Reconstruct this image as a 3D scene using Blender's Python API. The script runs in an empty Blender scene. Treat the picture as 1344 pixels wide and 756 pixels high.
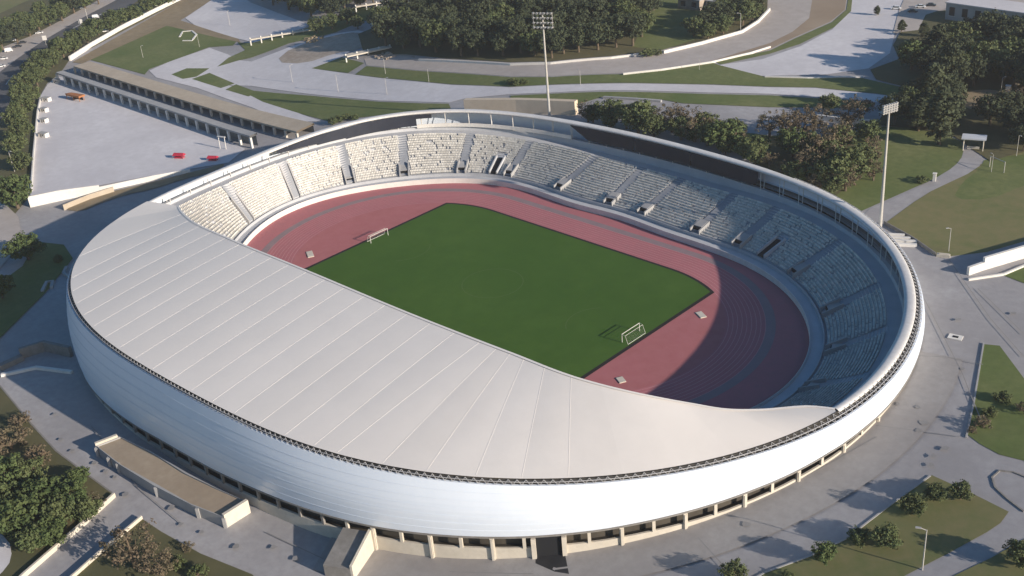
import bpy, bmesh, math, random
import numpy as np
from mathutils import Vector, Matrix
from mathutils.geometry import delaunay_2d_cdt
random.seed(7)
RND = random.Random(11)
S = bpy.context.scene
COL = S.collection
pi = math.pi
rad = math.radians

# ------------------------------------------------------------------ camera
CAM = np.array([219.739, -198.640, 153.809]); YAW, PITCH, ROLL, FPX = -0.816813, 0.484835, -0.093201, 1474.57
W0, H0 = 1344.0, 756.0
fw = np.array([math.sin(YAW)*math.cos(PITCH), math.cos(YAW)*math.cos(PITCH), -math.sin(PITCH)])
r0 = np.array([math.cos(YAW), -math.sin(YAW), 0.0]); u0 = np.cross(r0, fw)
rt = r0*math.cos(ROLL) + u0*math.sin(ROLL); up = -r0*math.sin(ROLL) + u0*math.cos(ROLL)
cd = bpy.data.cameras.new('camera'); cam = bpy.data.objects.new('camera', cd); COL.objects.link(cam)
M4 = Matrix(((rt[0], up[0], -fw[0], CAM[0]), (rt[1], up[1], -fw[1], CAM[1]), (rt[2], up[2], -fw[2], CAM[2]), (0, 0, 0, 1)))
cam.matrix_world = M4
cd.sensor_width = 36.0; cd.lens = 36.0*FPX/W0; cd.clip_start = 1.0; cd.clip_end = 6000
S.camera = cam

# terrain height: lower plaza in front and to the west, rising to the east and north
def g(x, y):
    t = ((x-64)*58 + (y+99)*99)/114.74
    u = min(1, max(0, (t+25)/175)); return -4.3 + 15.0*u*u*(3-2*u)
def P(px, py, dz=0.0, z=None):
    d = fw*FPX + rt*(px-W0/2) - up*(py-H0/2)
    zz = 3.0 if z is None else z
    for _ in range(40 if z is None else 1):
        k = (zz-CAM[2])/d[2]; q = CAM + d*k
        if z is None: zz = 0.5*zz + 0.5*(g(q[0], q[1]) + dz)
    if z is None:
        k = (zz-CAM[2])/d[2]; q = CAM + d*k
    return Vector((float(q[0]), float(q[1]), float(zz)))
def mpp(p):   # metres per photo pixel at a point
    return float(np.dot(np.array(p)-CAM, fw))/FPX

# ------------------------------------------------------------------ materials
def mat(name, c1, c2=None, scale=0.2, rough=0.8, c3=None, scale2=None, metal=0, bump=0, spec=0.3, perobj=0, island=0):
    m = bpy.data.materials.new(name); m.use_nodes = True
    nt = m.node_tree; b = nt.nodes['Principled BSDF']
    b.inputs['Roughness'].default_value = rough; b.inputs['Metallic'].default_value = metal
    b.inputs['Specular IOR Level'].default_value = spec
    def rgb(c): return (c[0], c[1], c[2], 1)
    L = nt.links.new
    if c2 is None:
        b.inputs['Base Color'].default_value = rgb(c1); return m
    geo = nt.nodes.new('ShaderNodeNewGeometry')
    def noise(s, det=6, rg=0.6):
        n = nt.nodes.new('ShaderNodeTexNoise'); n.inputs['Scale'].default_value = s; n.inputs['Detail'].default_value = det
        n.inputs['Roughness'].default_value = rg; L(geo.outputs['Position'], n.inputs['Vector'])
        r = nt.nodes.new('ShaderNodeMapRange'); r.inputs[1].default_value = .33; r.inputs[2].default_value = .67
        L(n.outputs['Fac'], r.inputs[0]); return r.outputs[0]
    mx = nt.nodes.new('ShaderNodeMix'); mx.data_type = 'RGBA'
    mx.inputs[6].default_value = rgb(c1); mx.inputs[7].default_value = rgb(c2)
    L(noise(scale), mx.inputs[0]); out = mx.outputs[2]
    if c3 is not None:
        m2 = nt.nodes.new('ShaderNodeMix'); m2.data_type = 'RGBA'; m2.inputs[7].default_value = rgb(c3)
        n2 = noise(scale2 or scale*6, 4, .7)
        rr = nt.nodes.new('ShaderNodeMath'); rr.operation = 'MULTIPLY'; rr.inputs[1].default_value = .55
        L(n2, rr.inputs[0]); L(rr.outputs[0], m2.inputs[0]); L(out, m2.inputs[6]); out = m2.outputs[2]
    if perobj or island:
        hs = nt.nodes.new('ShaderNodeHueSaturation')
        if perobj:
            oi = nt.nodes.new('ShaderNodeObjectInfo'); src = oi.outputs['Random']
        if island:
            src2 = geo.outputs['Random Per Island']
            if perobj:
                ad = nt.nodes.new('ShaderNodeMath'); ad.operation = 'ADD'; L(src, ad.inputs[0]); L(src2, ad.inputs[1])
                hf = nt.nodes.new('ShaderNodeMath'); hf.operation = 'MULTIPLY'; hf.inputs[1].default_value = .5
                L(ad.outputs[0], hf.inputs[0]); src = hf.outputs[0]
            else: src = src2
        mr = nt.nodes.new('ShaderNodeMapRange'); a = perobj or island
        mr.inputs[3].default_value = 1-a; mr.inputs[4].default_value = 1+a; L(src, mr.inputs[0])
        L(mr.outputs[0], hs.inputs['Value']); L(out, hs.inputs['Color']); out = hs.outputs['Color']
    L(out, b.inputs['Base Color'])
    if bump:
        bp = nt.nodes.new('ShaderNodeBump'); bp.inputs['Strength'].default_value = bump; bp.inputs['Distance'].default_value = .3
        nn = noise(scale*8); L(nn, bp.inputs['Height']); L(bp.outputs['Normal'], b.inputs['Normal'])
    return m
M = {}
M['paving'] = mat('paving_concrete', (.29,.28,.285), (.40,.39,.395), .035, .85, (.25,.24,.245), .5)
M['pale_paving'] = mat('pale_paving', (.54,.52,.535), (.66,.64,.65), .03, .85, (.48,.46,.465), .3)
M['road'] = mat('asphalt', (.085,.085,.09), (.12,.12,.125), .05, .9)
M['tanroad'] = mat('worn_road', (.40,.36,.335), (.47,.43,.40), .03, .9, (.33,.29,.26), .25)
M['brownroad'] = mat('brown_road_band', (.27,.205,.145), (.33,.26,.19), .04, .9)
M['lawn'] = mat('lawn_grass', (.095,.135,.036), (.18,.19,.075), .035, .95, (.075,.10,.03), .45)
M['drylawn'] = mat('dry_lawn_grass', (.17,.16,.07), (.10,.135,.042), .03, .95, (.22,.18,.09), .3)
M['darklawn'] = mat('shaggy_ground', (.085,.085,.04), (.14,.12,.06), .05, .95, (.065,.068,.03), .4)
M['dirt'] = mat('bare_earth', (.24,.185,.115), (.31,.25,.165), .05, .95, (.18,.14,.085), .3)
M['rubble'] = mat('rubble_earth', (.36,.30,.25), (.45,.39,.33), .08, .95, (.2,.16,.12), .4)
M['white'] = mat('white_painted_wall', (.66,.64,.60), (.76,.74,.70), .1, .7, (.55,.52,.48), .8)
M['beige'] = mat('beige_render', (.55,.50,.42), (.62,.57,.49), .1, .8, (.46,.42,.35), .7)
M['tan'] = mat('tan_concrete', (.42,.35,.27), (.50,.43,.34), .08, .85, (.36,.30,.22), .4)
M['tanroof'] = mat('tan_flat_roof', (.31,.25,.185), (.37,.305,.23), .06, .9, (.26,.205,.15), .5)
M['grey'] = mat('grey_concrete', (.30,.30,.30), (.38,.375,.37), .15, .85)
M['dkgrey'] = mat('weathered_and_shaded_concrete', (.2,.19,.175), (.28,.265,.25), .2, .9, (.15,.14,.13), 1.0)
M['stand'] = mat('stand_concrete', (.40,.41,.43), (.46,.47,.49), .2, .8)
M['aisle'] = mat('aisle_concrete', (.23,.245,.27), (.28,.295,.32), .2, .8)
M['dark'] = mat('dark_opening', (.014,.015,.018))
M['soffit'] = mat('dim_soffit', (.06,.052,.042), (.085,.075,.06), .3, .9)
M['screen'] = mat('dark_screen_panel', (.018,.022,.034), (.026,.03,.044), .2, .5)
M['roof'] = mat('roof_membrane', (.72,.675,.625), (.77,.725,.675), .015, .55, (.68,.64,.595), .12, spec=.35, island=.035)
M['seam'] = mat('roof_seam_strip', (.74,.695,.645), (.77,.725,.675), .2, .5)
M['ring'] = mat('white_rim_sheet', (.60,.59,.58), (.70,.69,.68), .12, .45, (.48,.47,.46), .9)
M['fac'] = mat('white_facade_panel', (.72,.79,.88), (.76,.825,.91), .03, .35, (.69,.76,.86), .25, spec=.5)
M['steel'] = mat('truss_steel', (.5,.5,.51), (.36,.36,.37), .5, .45)
M['gutter'] = mat('dark_gutter', (.05,.048,.046))
M['track'] = mat('red_track_rubber', (.37,.125,.14), (.43,.15,.165), .04, .85, (.33,.135,.145), .3)
M['dzone'] = mat('red_track_apron', (.38,.125,.135), (.34,.115,.115), .06, .85, (.41,.16,.165), .25)
M['greyband'] = mat('grey_track_band', (.225,.165,.175), (.26,.185,.195), .2, .85)
M['line'] = mat('track_lane_line', (.56,.31,.32))
M['pitch'] = mat('pitch_grass', (.045,.105,.014), (.062,.125,.02), .025, .9, (.04,.092,.013), .12, spec=.15)
M['pline'] = mat('faint_pitch_line', (.085,.125,.045))
M['kerb'] = mat('dark_pitch_border', (.02,.014,.013))
M['goalw'] = mat('goal_white_paint', (.58,.57,.53))
M['seat'] = mat('cream_seat_plastic', (.70,.685,.64), (.62,.60,.55), .45, .6, (.50,.485,.45), 1.3, island=.16)
M['trunk'] = mat('bark', (.10,.075,.05), (.15,.115,.08), 1.0, .95)
M['leafA'] = mat('olive_green_leaves', (.06,.085,.032), (.10,.115,.045), .25, .8, perobj=.3, island=.3)
M['leafB'] = mat('fresh_green_leaves', (.05,.08,.026), (.082,.105,.036), .25, .8, perobj=.2, island=.3)
M['leafC'] = mat('dark_pine_needles', (.034,.046,.024), (.058,.07,.035), .25, .85, perobj=.3, island=.3)
M['leafD'] = mat('brown_leaves', (.13,.095,.065), (.095,.085,.05), .25, .85, perobj=.25, island=.35)
M['pole'] = mat('galvanised_pole', (.40,.39,.36), (.47,.45,.42), .5, .5)
M['lamp'] = mat('floodlight_glass', (.36,.36,.36), None, rough=.3)
M['red'] = mat('red_canvas', (.45,.03,.06), (.38,.025,.05), .5, .7)
M['orange'] = mat('rusty_orange_sheet', (.42,.16,.05), (.33,.13,.05), .4, .7)
M['carw'] = mat('white_car_paint', (.75,.75,.75), None, rough=.3)
M['card'] = mat('dark_car_paint', (.05,.055,.07), None, rough=.3)
M['glass'] = mat('dark_glass', (.02,.025,.03), None, rough=.15)
M['tyre'] = mat('tyre_rubber', (.02,.02,.02))
M['mark'] = mat('road_marking', (.7,.7,.7))
M['bluroof'] = mat('pale_pavilion_roof', (.5,.52,.56), (.58,.6,.63), .5, .5)
M['stain'] = mat('dark_paving_stain', (.23,.22,.215), (.27,.26,.255), .4, .9)

# ------------------------------------------------------------------ mesh helpers
class MB:
    def __init__(s): s.v = []; s.f = []; s.mi = []; s.m = 0
    def add(s, vs, fs):
        n = len(s.v); s.v += [tuple(v) for v in vs]
        for f in fs: s.f.append(tuple(n+i for i in f)); s.mi.append(s.m)
        return s
    def box(s, c, size, rz=0.0, z0=None):
        hx, hy, hz = size[0]/2, size[1]/2, size[2]/2; co, si = math.cos(rz), math.sin(rz)
        cz = c[2] if z0 is None else z0+hz
        vs = []
        for dz in (-hz, hz):
            for dx, dy in ((-hx,-hy),(hx,-hy),(hx,hy),(-hx,hy)):
                vs.append((c[0]+dx*co-dy*si, c[1]+dx*si+dy*co, cz+dz))
        return s.add(vs, [(3,2,1,0),(4,5,6,7),(0,1,5,4),(1,2,6,5),(2,3,7,6),(3,0,4,7)])
    def prism(s, bot, top):
        n = len(bot); vs = list(bot)+list(top)
        fs = [tuple(range(n-1,-1,-1)), tuple(range(n, 2*n))]+[(i,(i+1)%n,n+(i+1)%n,n+i) for i in range(n)]
        return s.add(vs, fs)
    def tube(s, a, b, r1, r2=None, n=6, cap=True):
        a = Vector(a); b = Vector(b); r2 = r1 if r2 is None else r2
        d = (b-a).normalized(); x = d.orthogonal().normalized(); y = d.cross(x)
        vs = []
        for p, r in ((a, r1), (b, r2)):
            for i in range(n):
                t = 2*pi*i/n; vs.append(p + x*(r*math.cos(t)) + y*(r*math.sin(t)))
        fs = [(i,(i+1)%n,n+(i+1)%n,n+i) for i in range(n)]
        if cap: fs += [tuple(range(n-1,-1,-1)), tuple(range(n,2*n))]
        return s.add(vs, fs)
    def loft(s, loops, closed=False, flip=False):
        n = len(loops[0]); base = len(s.v)
        for l in loops: s.v += [tuple(v) for v in l]
        for j in range(len(loops)-1):
            for i in range(n if closed else n-1):
                k = (i+1) % n
                q = (base+j*n+i, base+j*n+k, base+(j+1)*n+k, base+(j+1)*n+i)
                s.f.append(q[::-1] if flip else q); s.mi.append(s.m)
        return s
    def build(s, name, m, parent=None, smooth=False, loc=None):
        me = bpy.data.meshes.new(name)
        vs = s.v
        if loc is not None: vs = [(v[0]-loc[0], v[1]-loc[1], v[2]-loc[2]) for v in vs]
        me.from_pydata(vs, [], s.f); 
        for mm in (m if isinstance(m, (list, tuple)) else [m]): me.materials.append(mm)
        if any(s.mi): me.polygons.foreach_set('material_index', s.mi)
        if smooth: me.polygons.foreach_set('use_smooth', [True]*len(me.polygons))
        me.update()
        o = bpy.data.objects.new(name, me); COL.objects.link(o)
        if loc is not None: o.location = loc
        if parent is not None: o.parent = parent
        return o
def tag(o, label, cat, group=None, kind=None):
    o['label'] = label; o['category'] = cat
    if group: o['group'] = group
    if kind: o['kind'] = kind
    return o
def struct(o): o['kind'] = 'structure'; return o
def empty(name, loc, label, cat, group=None, rz=0):
    e = bpy.data.objects.new(name, None); COL.objects.link(e); e.location = loc; e.rotation_euler = (0,0,rz)
    e.empty_display_size = .5
    return tag(e, label, cat, group)
def copy_tree(root, loc, rz=0, scale=1.0, label=None, group=None):
    c = root.copy(); COL.objects.link(c); c.location = loc; c.rotation_euler = (0,0,rz)
    c.scale = scale if hasattr(scale, '__len__') else (scale,)*3
    if label: c['label'] = label
    if group: c['group'] = group
    for ch in root.children:
        d = ch.copy(); COL.objects.link(d); d.parent = c
        for gch in ch.children:
            e = gch.copy(); COL.objects.link(e); e.parent = d
    return c
def drop(root):
    for ch in list(root.children): drop(ch)
    bpy.data.objects.remove(root)

def dens(poly, step):
    out = []
    for i in range(len(poly)):
        a = poly[i]; b = poly[(i+1) % len(poly)]
        n = max(1, int(math.hypot(b[0]-a[0], b[1]-a[1])/step))
        for k in range(n): out.append((a[0]+(b[0]-a[0])*k/n, a[1]+(b[1]-a[1])*k/n))
    return out
def smooth_poly(pts, it=2):
    for _ in range(it):
        o = []
        for i in range(len(pts)):
            a = pts[i]; b = pts[(i+1) % len(pts)]
            o += [(a[0]*.75+b[0]*.25, a[1]*.75+b[1]*.25), (a[0]*.25+b[0]*.75, a[1]*.25+b[1]*.75)]
        pts = o
    return pts
def inside(x, y, poly):
    r = False; n = len(poly); j = n-1
    for i in range(n):
        xi, yi = poly[i]; xj, yj = poly[j]
        if (yi > y) != (yj > y) and x < (xj-xi)*(y-yi)/(yj-yi)+xi: r = not r
        j = i
    return r
def drape(name, poly, m, off, step=4.0, grid=6.0, height=g, kind='structure', skirt=0.0):
    """a sheet following the terrain inside a world-space outline"""
    b = dens(poly, step); n = len(b)
    xs = [p[0] for p in b]; ys = [p[1] for p in b]
    pts = [Vector(p) for p in b]
    x = min(xs)+grid/2
    while x < max(xs):
        y = min(ys)+grid/2
        while y < max(ys):
            if inside(x, y, b): pts.append(Vector((x+RND.uniform(-.3,.3), y+RND.uniform(-.3,.3))))
            y += grid
        x += grid
    r = delaunay_2d_cdt(pts, [(i,(i+1) % n) for i in range(n)], [], 1, 1e-4)
    mb = MB(); mb.add([(v.x, v.y, height(v.x, v.y)+off) for v in r[0]], [tuple(f) for f in r[2]])
    if skirt:
        k = len(b)
        mb.loft([[(p[0],p[1],height(*p)+off) for p in b],[(p[0],p[1],height(*p)+off-skirt) for p in b]], closed=True)
    o = mb.build(name, m); me = o.data
    bm = bmesh.new(); bm.from_mesh(me); 
    for f in bm.faces:
        if f.normal.z < -.3: f.normal_flip()
    bm.to_mesh(me); bm.free()
    if kind: o['kind'] = kind
    return o
def pxpoly(pp): return [tuple(P(*q)[:2]) for q in pp]
LAYER = [0.05]
def patch(name, pp, m, sm=0, off=None, grid=6.0, skirt=0.0):
    LAYER[0] += .006
    w = pxpoly(pp)
    if sm: w = smooth_poly(w, sm)
    return drape(name, w, M[m], LAYER[0] if off is None else off, grid=grid, skirt=skirt)

# ------------------------------------------------------------------ stadium curves
CX, CY = 0.0, -5.0
RC = [109.474, 2.363, -3.657, 12.239, -0.372, 2.933, 0.961, -2.6, -1.315, 1.291, 0.722, -0.552, -0.387, 0.364, -0.072, -0.045, -0.018]
TC = [75.511,0.714,-0.04,21.181,0.036,1.191,-0.066,0.98,0.054,0.182,-0.085,-0.231,0.046,-0.631,-0.096,0.586,0.024]
def four(c, ph):
    s = c[0]
    for k in range(1, 9): s += c[2*k-1]*math.cos(k*ph)+c[2*k]*math.sin(k*ph)
    return s
def rimz(ph): return 18+1.5*math.cos(ph-rad(-125))
def rim(ph, off=0.0, dz=0.0):
    r = four(RC, ph)+off
    return Vector((CX+r*math.cos(ph), CY+r*math.sin(ph), rimz(ph)+dz))
TX, TY = -.45, -.6
def trk(ph, off=0.0):
    r = four(TC, ph)+off
    return Vector((TX+r*math.cos(ph), TY+r*math.sin(ph), 0))
LIP = [(-180,-3),(-150,-3.4),(-120,-2.6),(-107,-.9),(-94,.6),(-82,1.2),(-72,2.2),(-56,3.5),(-49,4.3),(-40,5.3),(-32,6.4),(-26,7.5),(-14,9.5),(-9,10.5),(-4,10.9),(20,11.2),(90,11.2),(140,5),(160,0),(180,-3)]
STZ = [(-180,15.2),(-150,16),(-90,14.5),(-30,13.5),(-10,12.2),(10,11),(30,9.8),(60,8.4),(75,7.3),(96,7.6),(110,8.4),(125,9.5),(140,10.3),(160,12.3),(177,15),(180,15.2)]
def lipz(ph):
    d = math.degrees(ph); d = (d+180) % 360-180
    return float(np.interp(d, [a for a, _ in LIP], [b for _, b in LIP]))

# ------------------------------------------------------------------ terrain
def build_ground():
    ax = np.array([58, 99])/114.74; pe = np.array([-99, 58])/114.74
    ts = [-420,-330,-250,-150,-90,-60,-40]+list(np.arange(-24, 156, 4.0))+[162,175,195,220,260,320,400,520,640,760]
    ss = [-420,-330,-260]+list(np.arange(-200, 301, 6.0))+[330,380,450,560,700,860]
    ts = sorted(ts); ss = sorted(ss)
    vs = []; fs = []
    for t in ts:
        for s in ss:
            q = np.array([64, -99])+ax*t+pe*s; vs.append((q[0], q[1], g(q[0], q[1])))
    ns = len(ss); rr = []
    for x, y, _ in vs:
        ph = math.atan2(y-CY, x-CX); rr.append(math.hypot(x-CX, y-CY)-(four(RC, ph)-.9))
    for i in range(len(ts)-1):
        for j in range(ns-1):
            f = (i*ns+j, (i+1)*ns+j, (i+1)*ns+j+1, i*ns+j+1)
            if any(rr[k] > 0 for k in f): fs.append(f)
    for k, (x, y, _) in enumerate(vs):      # the hole the bowl is sunk in: close it on the rim line
        if rr[k] < 0:
            ph = math.atan2(y-CY, x-CX); r = four(RC, ph)-.9; x, y = CX+r*math.cos(ph), CY+r*math.sin(ph)
            vs[k] = (x, y, g(x, y))
    mb = MB(); mb.add(vs, fs); o = mb.build('ground', M['paving'], smooth=True)
    bm = bmesh.new(); bm.from_mesh(o.data)
    for f in bm.faces:
        if f.normal.z < 0: f.normal_flip()
    bm.to_mesh(o.data); bm.free()
    return struct(o)
build_ground()

# ------------------------------------------------------------------ track and pitch
A_, SX, R0 = 55.56, 37.53, 37.97
flat = lambda x, y: 0.0
N = 240
phs = [2*pi*i/N for i in range(N)]
drape('running_track', [tuple(trk(p, .3)[:2]) for p in phs], M['track'], 0.0, step=50, grid=200, height=flat)
def stad(r, n=48):
    pts = []
    for i in range(n+1):
        a = -pi/2+pi*i/n; pts.append((SX+r*math.cos(a), r*math.sin(a)))
    for i in range(n+1):
        a = pi/2+pi*i/n; pts.append((-SX+r*math.cos(a), r*math.sin(a)))
    return pts
def band(mb, r1, r2, z):
    mb.loft([[(x, y, z) for x, y in stad(r1)], [(x, y, z) for x, y in stad(r2)]], closed=True, flip=True)
mb = MB(); band(mb, R0+9.85, R0+12.4, .012); struct(mb.build('track_grey_band', M['greyband']))
mb = MB()
for k in range(9): band(mb, R0+k*1.22-.04, R0+k*1.22+.05, .012)
struct(mb.build('track_lane_lines', M['line']))
def dz(sg):
    pts = [(x, y) for x, y in stad(R0-.6) if x*sg >= A_+.6]
    yy = math.sqrt((R0-.6)**2-(A_+.6-SX)**2)
    if sg > 0: return [(A_+.6, -yy)]+pts+[(A_+.6, yy)]
    return [(-A_-.6, yy)]+pts+[(-A_-.6, -yy)]
for sg in (1, -1): drape('track_apron', dz(sg), M['dzone'], .010, step=50, grid=200, height=flat)
def fieldpoly(a, r):
    yy = math.sqrt(r*r-(a-SX)**2); n = 10; a0 = math.atan2(yy, a-SX); pts = []
    for i in range(n+1):
        t = -a0+(-(pi/2)+a0)*i/n; pts.append((SX+r*math.cos(t), r*math.sin(t)))
    for i in range(n+1):
        t = -pi/2-(pi/2-a0)*i/n; pts.append((-SX+r*math.cos(t), r*math.sin(t)))
    for i in range(n+1):
        t = pi-a0-(pi/2-a0)*i/n; pts.append((-SX+r*math.cos(t), r*math.sin(t)))
    for i in range(n+1):
        t = pi/2-(pi/2-a0)*i/n; pts.append((SX+r*math.cos(t), r*math.sin(t)))
    return pts[::-1]
drape('pitch_border', fieldpoly(A_+.55, R0-.05), M['kerb'], .06, step=50, grid=200, height=flat, skirt=.06)
drape('pitch', fieldpoly(A_-.55, R0-1.05), M['pitch'], .085, step=50, grid=200, height=flat)
mb = MB(); z = .092
def ln(x0, y0, x1, y1, w=.14):
    d = Vector((x1-x0, y1-y0)).normalized(); nx, ny = -d.y*w/2, d.x*w/2
    mb.add([(x0+nx,y0+ny,z),(x0-nx,y0-ny,z),(x1-nx,y1-ny,z),(x1+nx,y1+ny,z)], [(0,1,2,3)])
ring = [(9.15*math.cos(2*pi*i/64), 9.15*math.sin(2*pi*i/64)) for i in range(65)]
for i in range(64): ln(*ring[i], *ring[i+1])
for sg in (-1, 1):
    for i in range(16):
        a0, a1 = -.92+1.84*i/16, -.92+1.84*(i+1)/16
        ln(sg*(41.5-9.15*math.cos(a0)), 9.15*math.sin(a0), sg*(41.5-9.15*math.cos(a1)), 9.15*math.sin(a1))
struct(mb.build('pitch_markings', M['pline']))

# goals
def goal(sg, label):
    e = empty('football_goal', (sg*52.6, 0, .09), label, 'football goal', 'football goals', 0 if sg > 0 else pi)
    f = MB()
    for y in (-3.66, 3.66):
        f.tube((0,y,0), (0,y,2.44), .09); f.tube((0,y,2.44), (1.1,y,2.3), .04); f.tube((1.1,y,2.3), (2.0,y,0), .04)
    f.tube((0,-3.72,2.44), (0,3.72,2.44), .09); f.tube((1.1,-3.66,2.3), (1.1,3.66,2.3), .05); f.tube((2,-3.66,.05), (2,3.66,.05), .06)
    f.build('goal_frame', M['goalw'], e)
    n = MB()
    for i in range(1, 15):
        y = -3.66+7.32*i/15; n.tube((1.1,y,2.3), (2,y,.05), .006, n=3)
    for k in range(1, 6):
        t = k/6; n.tube((1.1+.9*t,-3.66,2.3-2.25*t), (1.1+.9*t,3.66,2.3-2.25*t), .006, n=3)
    n.build('goal_net', M['goalw'], e)
goal(1, 'white football goal standing by the sunlit strip of red track near the shadow')
goal(-1, 'white football goal at the far end, away from the shaded track')
def mat_pad(px, py, lx, ly, label, m='beige'):
    p = P(px, py, z=.02)
    o = MB().box((0,0,.09), (lx,ly,.18), 0).box((0,0,.2), (lx*.94,ly*.9,.04)).build('landing_mat', M[m], None)
    o.location = p; tag(o, label, 'landing mat', 'mats on the track apron'); o.rotation_euler = (0,0,rad(-28)); return o
mat_pad(407, 334, 4.6, 2.0, 'pale landing mat on the red apron beside the pitch corner near the roof edge')
mat_pad(920, 413.5, 3.4, 1.8, 'white landing mat on red apron just outside the track shadow')
mat_pad(815, 499, 2.6, 1.8, 'white landing mat on the apron close to the roof edge, by the bottom pitch corner')

# ------------------------------------------------------------------ stadium
st = empty('stadium', (0,0,0), 'large oval athletics stadium with white roof over one stand and a thin white rim', 'stadium')

# --- stands: paired inner and outer points
NS = 480
outer = [rim(2*pi*i/1440, -1.2) for i in range(1440)]
ox = np.array([[o.x, o.y] for o in outer])
INN, NRM, DST, ZT = [], [], [], []
for i in range(NS):
    ph = 2*pi*i/NS; a = trk(ph-.004); b = trk(ph+.004); c = trk(ph)
    t = (b-a).normalized(); n = Vector((t.y, -t.x, 0))
    d = ox-np.array([c.x, c.y]); al = d@np.array([n.x, n.y]); la = d@np.array([-n.y, n.x])
    k = np.where(al > 0, np.abs(la)+0*al, 1e9).argmin()
    INN.append(c); NRM.append(n); DST.append(float(al[k]))
DST = np.array(DST); DST = sum(np.roll(DST, k) for k in range(-6, 7))/13
for i in range(NS):
    q = INN[i]+NRM[i]*DST[i]; ph = math.atan2(q.y-CY, q.x-CX); ZT.append(float(np.interp(math.degrees(ph), [a for a, _ in STZ], [b for _, b in STZ])))
ZT = np.array(ZT); ZT = list(sum(np.roll(ZT, k) for k in range(-10, 11))/21)
RZ = [rimz(math.atan2((INN[i]+NRM[i]*DST[i]).y-CY, (INN[i]+NRM[i]*DST[i]).x-CX)) for i in range(NS)]
NR = 17
def sprof(i):
    d = DST[i]; zt = ZT[i]; s0 = 4.2; s1 = d-4.3; z0 = 2.1
    return s0, s1, z0, zt
def spt(i, s, z):
    i0 = int(math.floor(i)) % NS; i1 = (i0+1) % NS; f = i-math.floor(i)
    a = INN[i0]+NRM[i0]*s; b = INN[i1]+NRM[i1]*s; q = a*(1-f)+b*f; q.z = z; return q
def sprofi(i):
    i0 = int(math.floor(i)) % NS; i1 = (i0+1) % NS; f = i-math.floor(i)
    A = sprof(i0); B = sprof(i1); return tuple(a*(1-f)+b*f for a, b in zip(A, B))
loops = []
def addloop(fs): loops.append([spt(i, *fs(i)) for i in range(NS)])
addloop(lambda i: (0, -.2)); addloop(lambda i: (0, 1.75)); addloop(lambda i: (.25, 1.75)); addloop(lambda i: (.25, 1.3))
addloop(lambda i: (4.2, 1.3))
for r in range(NR+1):
    def lo(i, r=r):
        s0, s1, z0, zt = sprof(i); return (s0+(s1-s0)*r/(NR+1)+.001*0, z0+(zt-z0)*(r)/(NR))
    addloop(lo)
    def hi(i, r=r):
        s0, s1, z0, zt = sprof(i); return (s0+(s1-s0)*(r+1)/(NR+1), z0+(zt-z0)*(r)/(NR))
    addloop(hi)
addloop(lambda i: (DST[i]-1.2, ZT[i])); addloop(lambda i: (DST[i]-.9, max(ZT[i]+1, RZ[i]-6.4))); addloop(lambda i: (DST[i]+.3, max(ZT[i]+1, RZ[i]-6.4))); addloop(lambda i: (DST[i]+.35, ZT[i]-4))
MB().loft(loops, closed=True, flip=True).build('seating_terrace', M['stand'], st)
# parapet line along the track
MB().loft([[spt(i, -.12, .02) for i in range(NS)], [spt(i, -.12, 1.9) for i in range(NS)], [spt(i, -.0, 1.9) for i in range(NS)]], closed=True, flip=True).build('track_wall', M['white'], st)
MB().loft([[spt(i, 3.3, 1.32) for i in range(NS)], [spt(i, 3.3, 2.35) for i in range(NS)], [spt(i, 3.5, 2.35) for i in range(NS)], [spt(i, 3.5, 1.32) for i in range(NS)]], closed=True, flip=True).build('walkway_barrier', M['stand'], st)

AIS = [(324,285.5),(385.6,254),(457,234),(530,223.5),(606,221),(670,225),(731,244),(798,263.6),(842,275.5),(915,299),(968,316),(1046,354),(1083,406),(1091,457),(1057,507)]
xy = np.array([[a.x, a.y] for a in INN])
def idx_of(px, py, z=3.5, s=7.0):
    p = P(px, py, z=z); q = np.array([[a.x+n.x*s, a.y+n.y*s] for a, n in zip(INN, NRM)])
    return float(((q-np.array([p.x, p.y]))**2).sum(1).argmin())
AI = sorted([idx_of(*a) for a in AIS])
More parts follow.
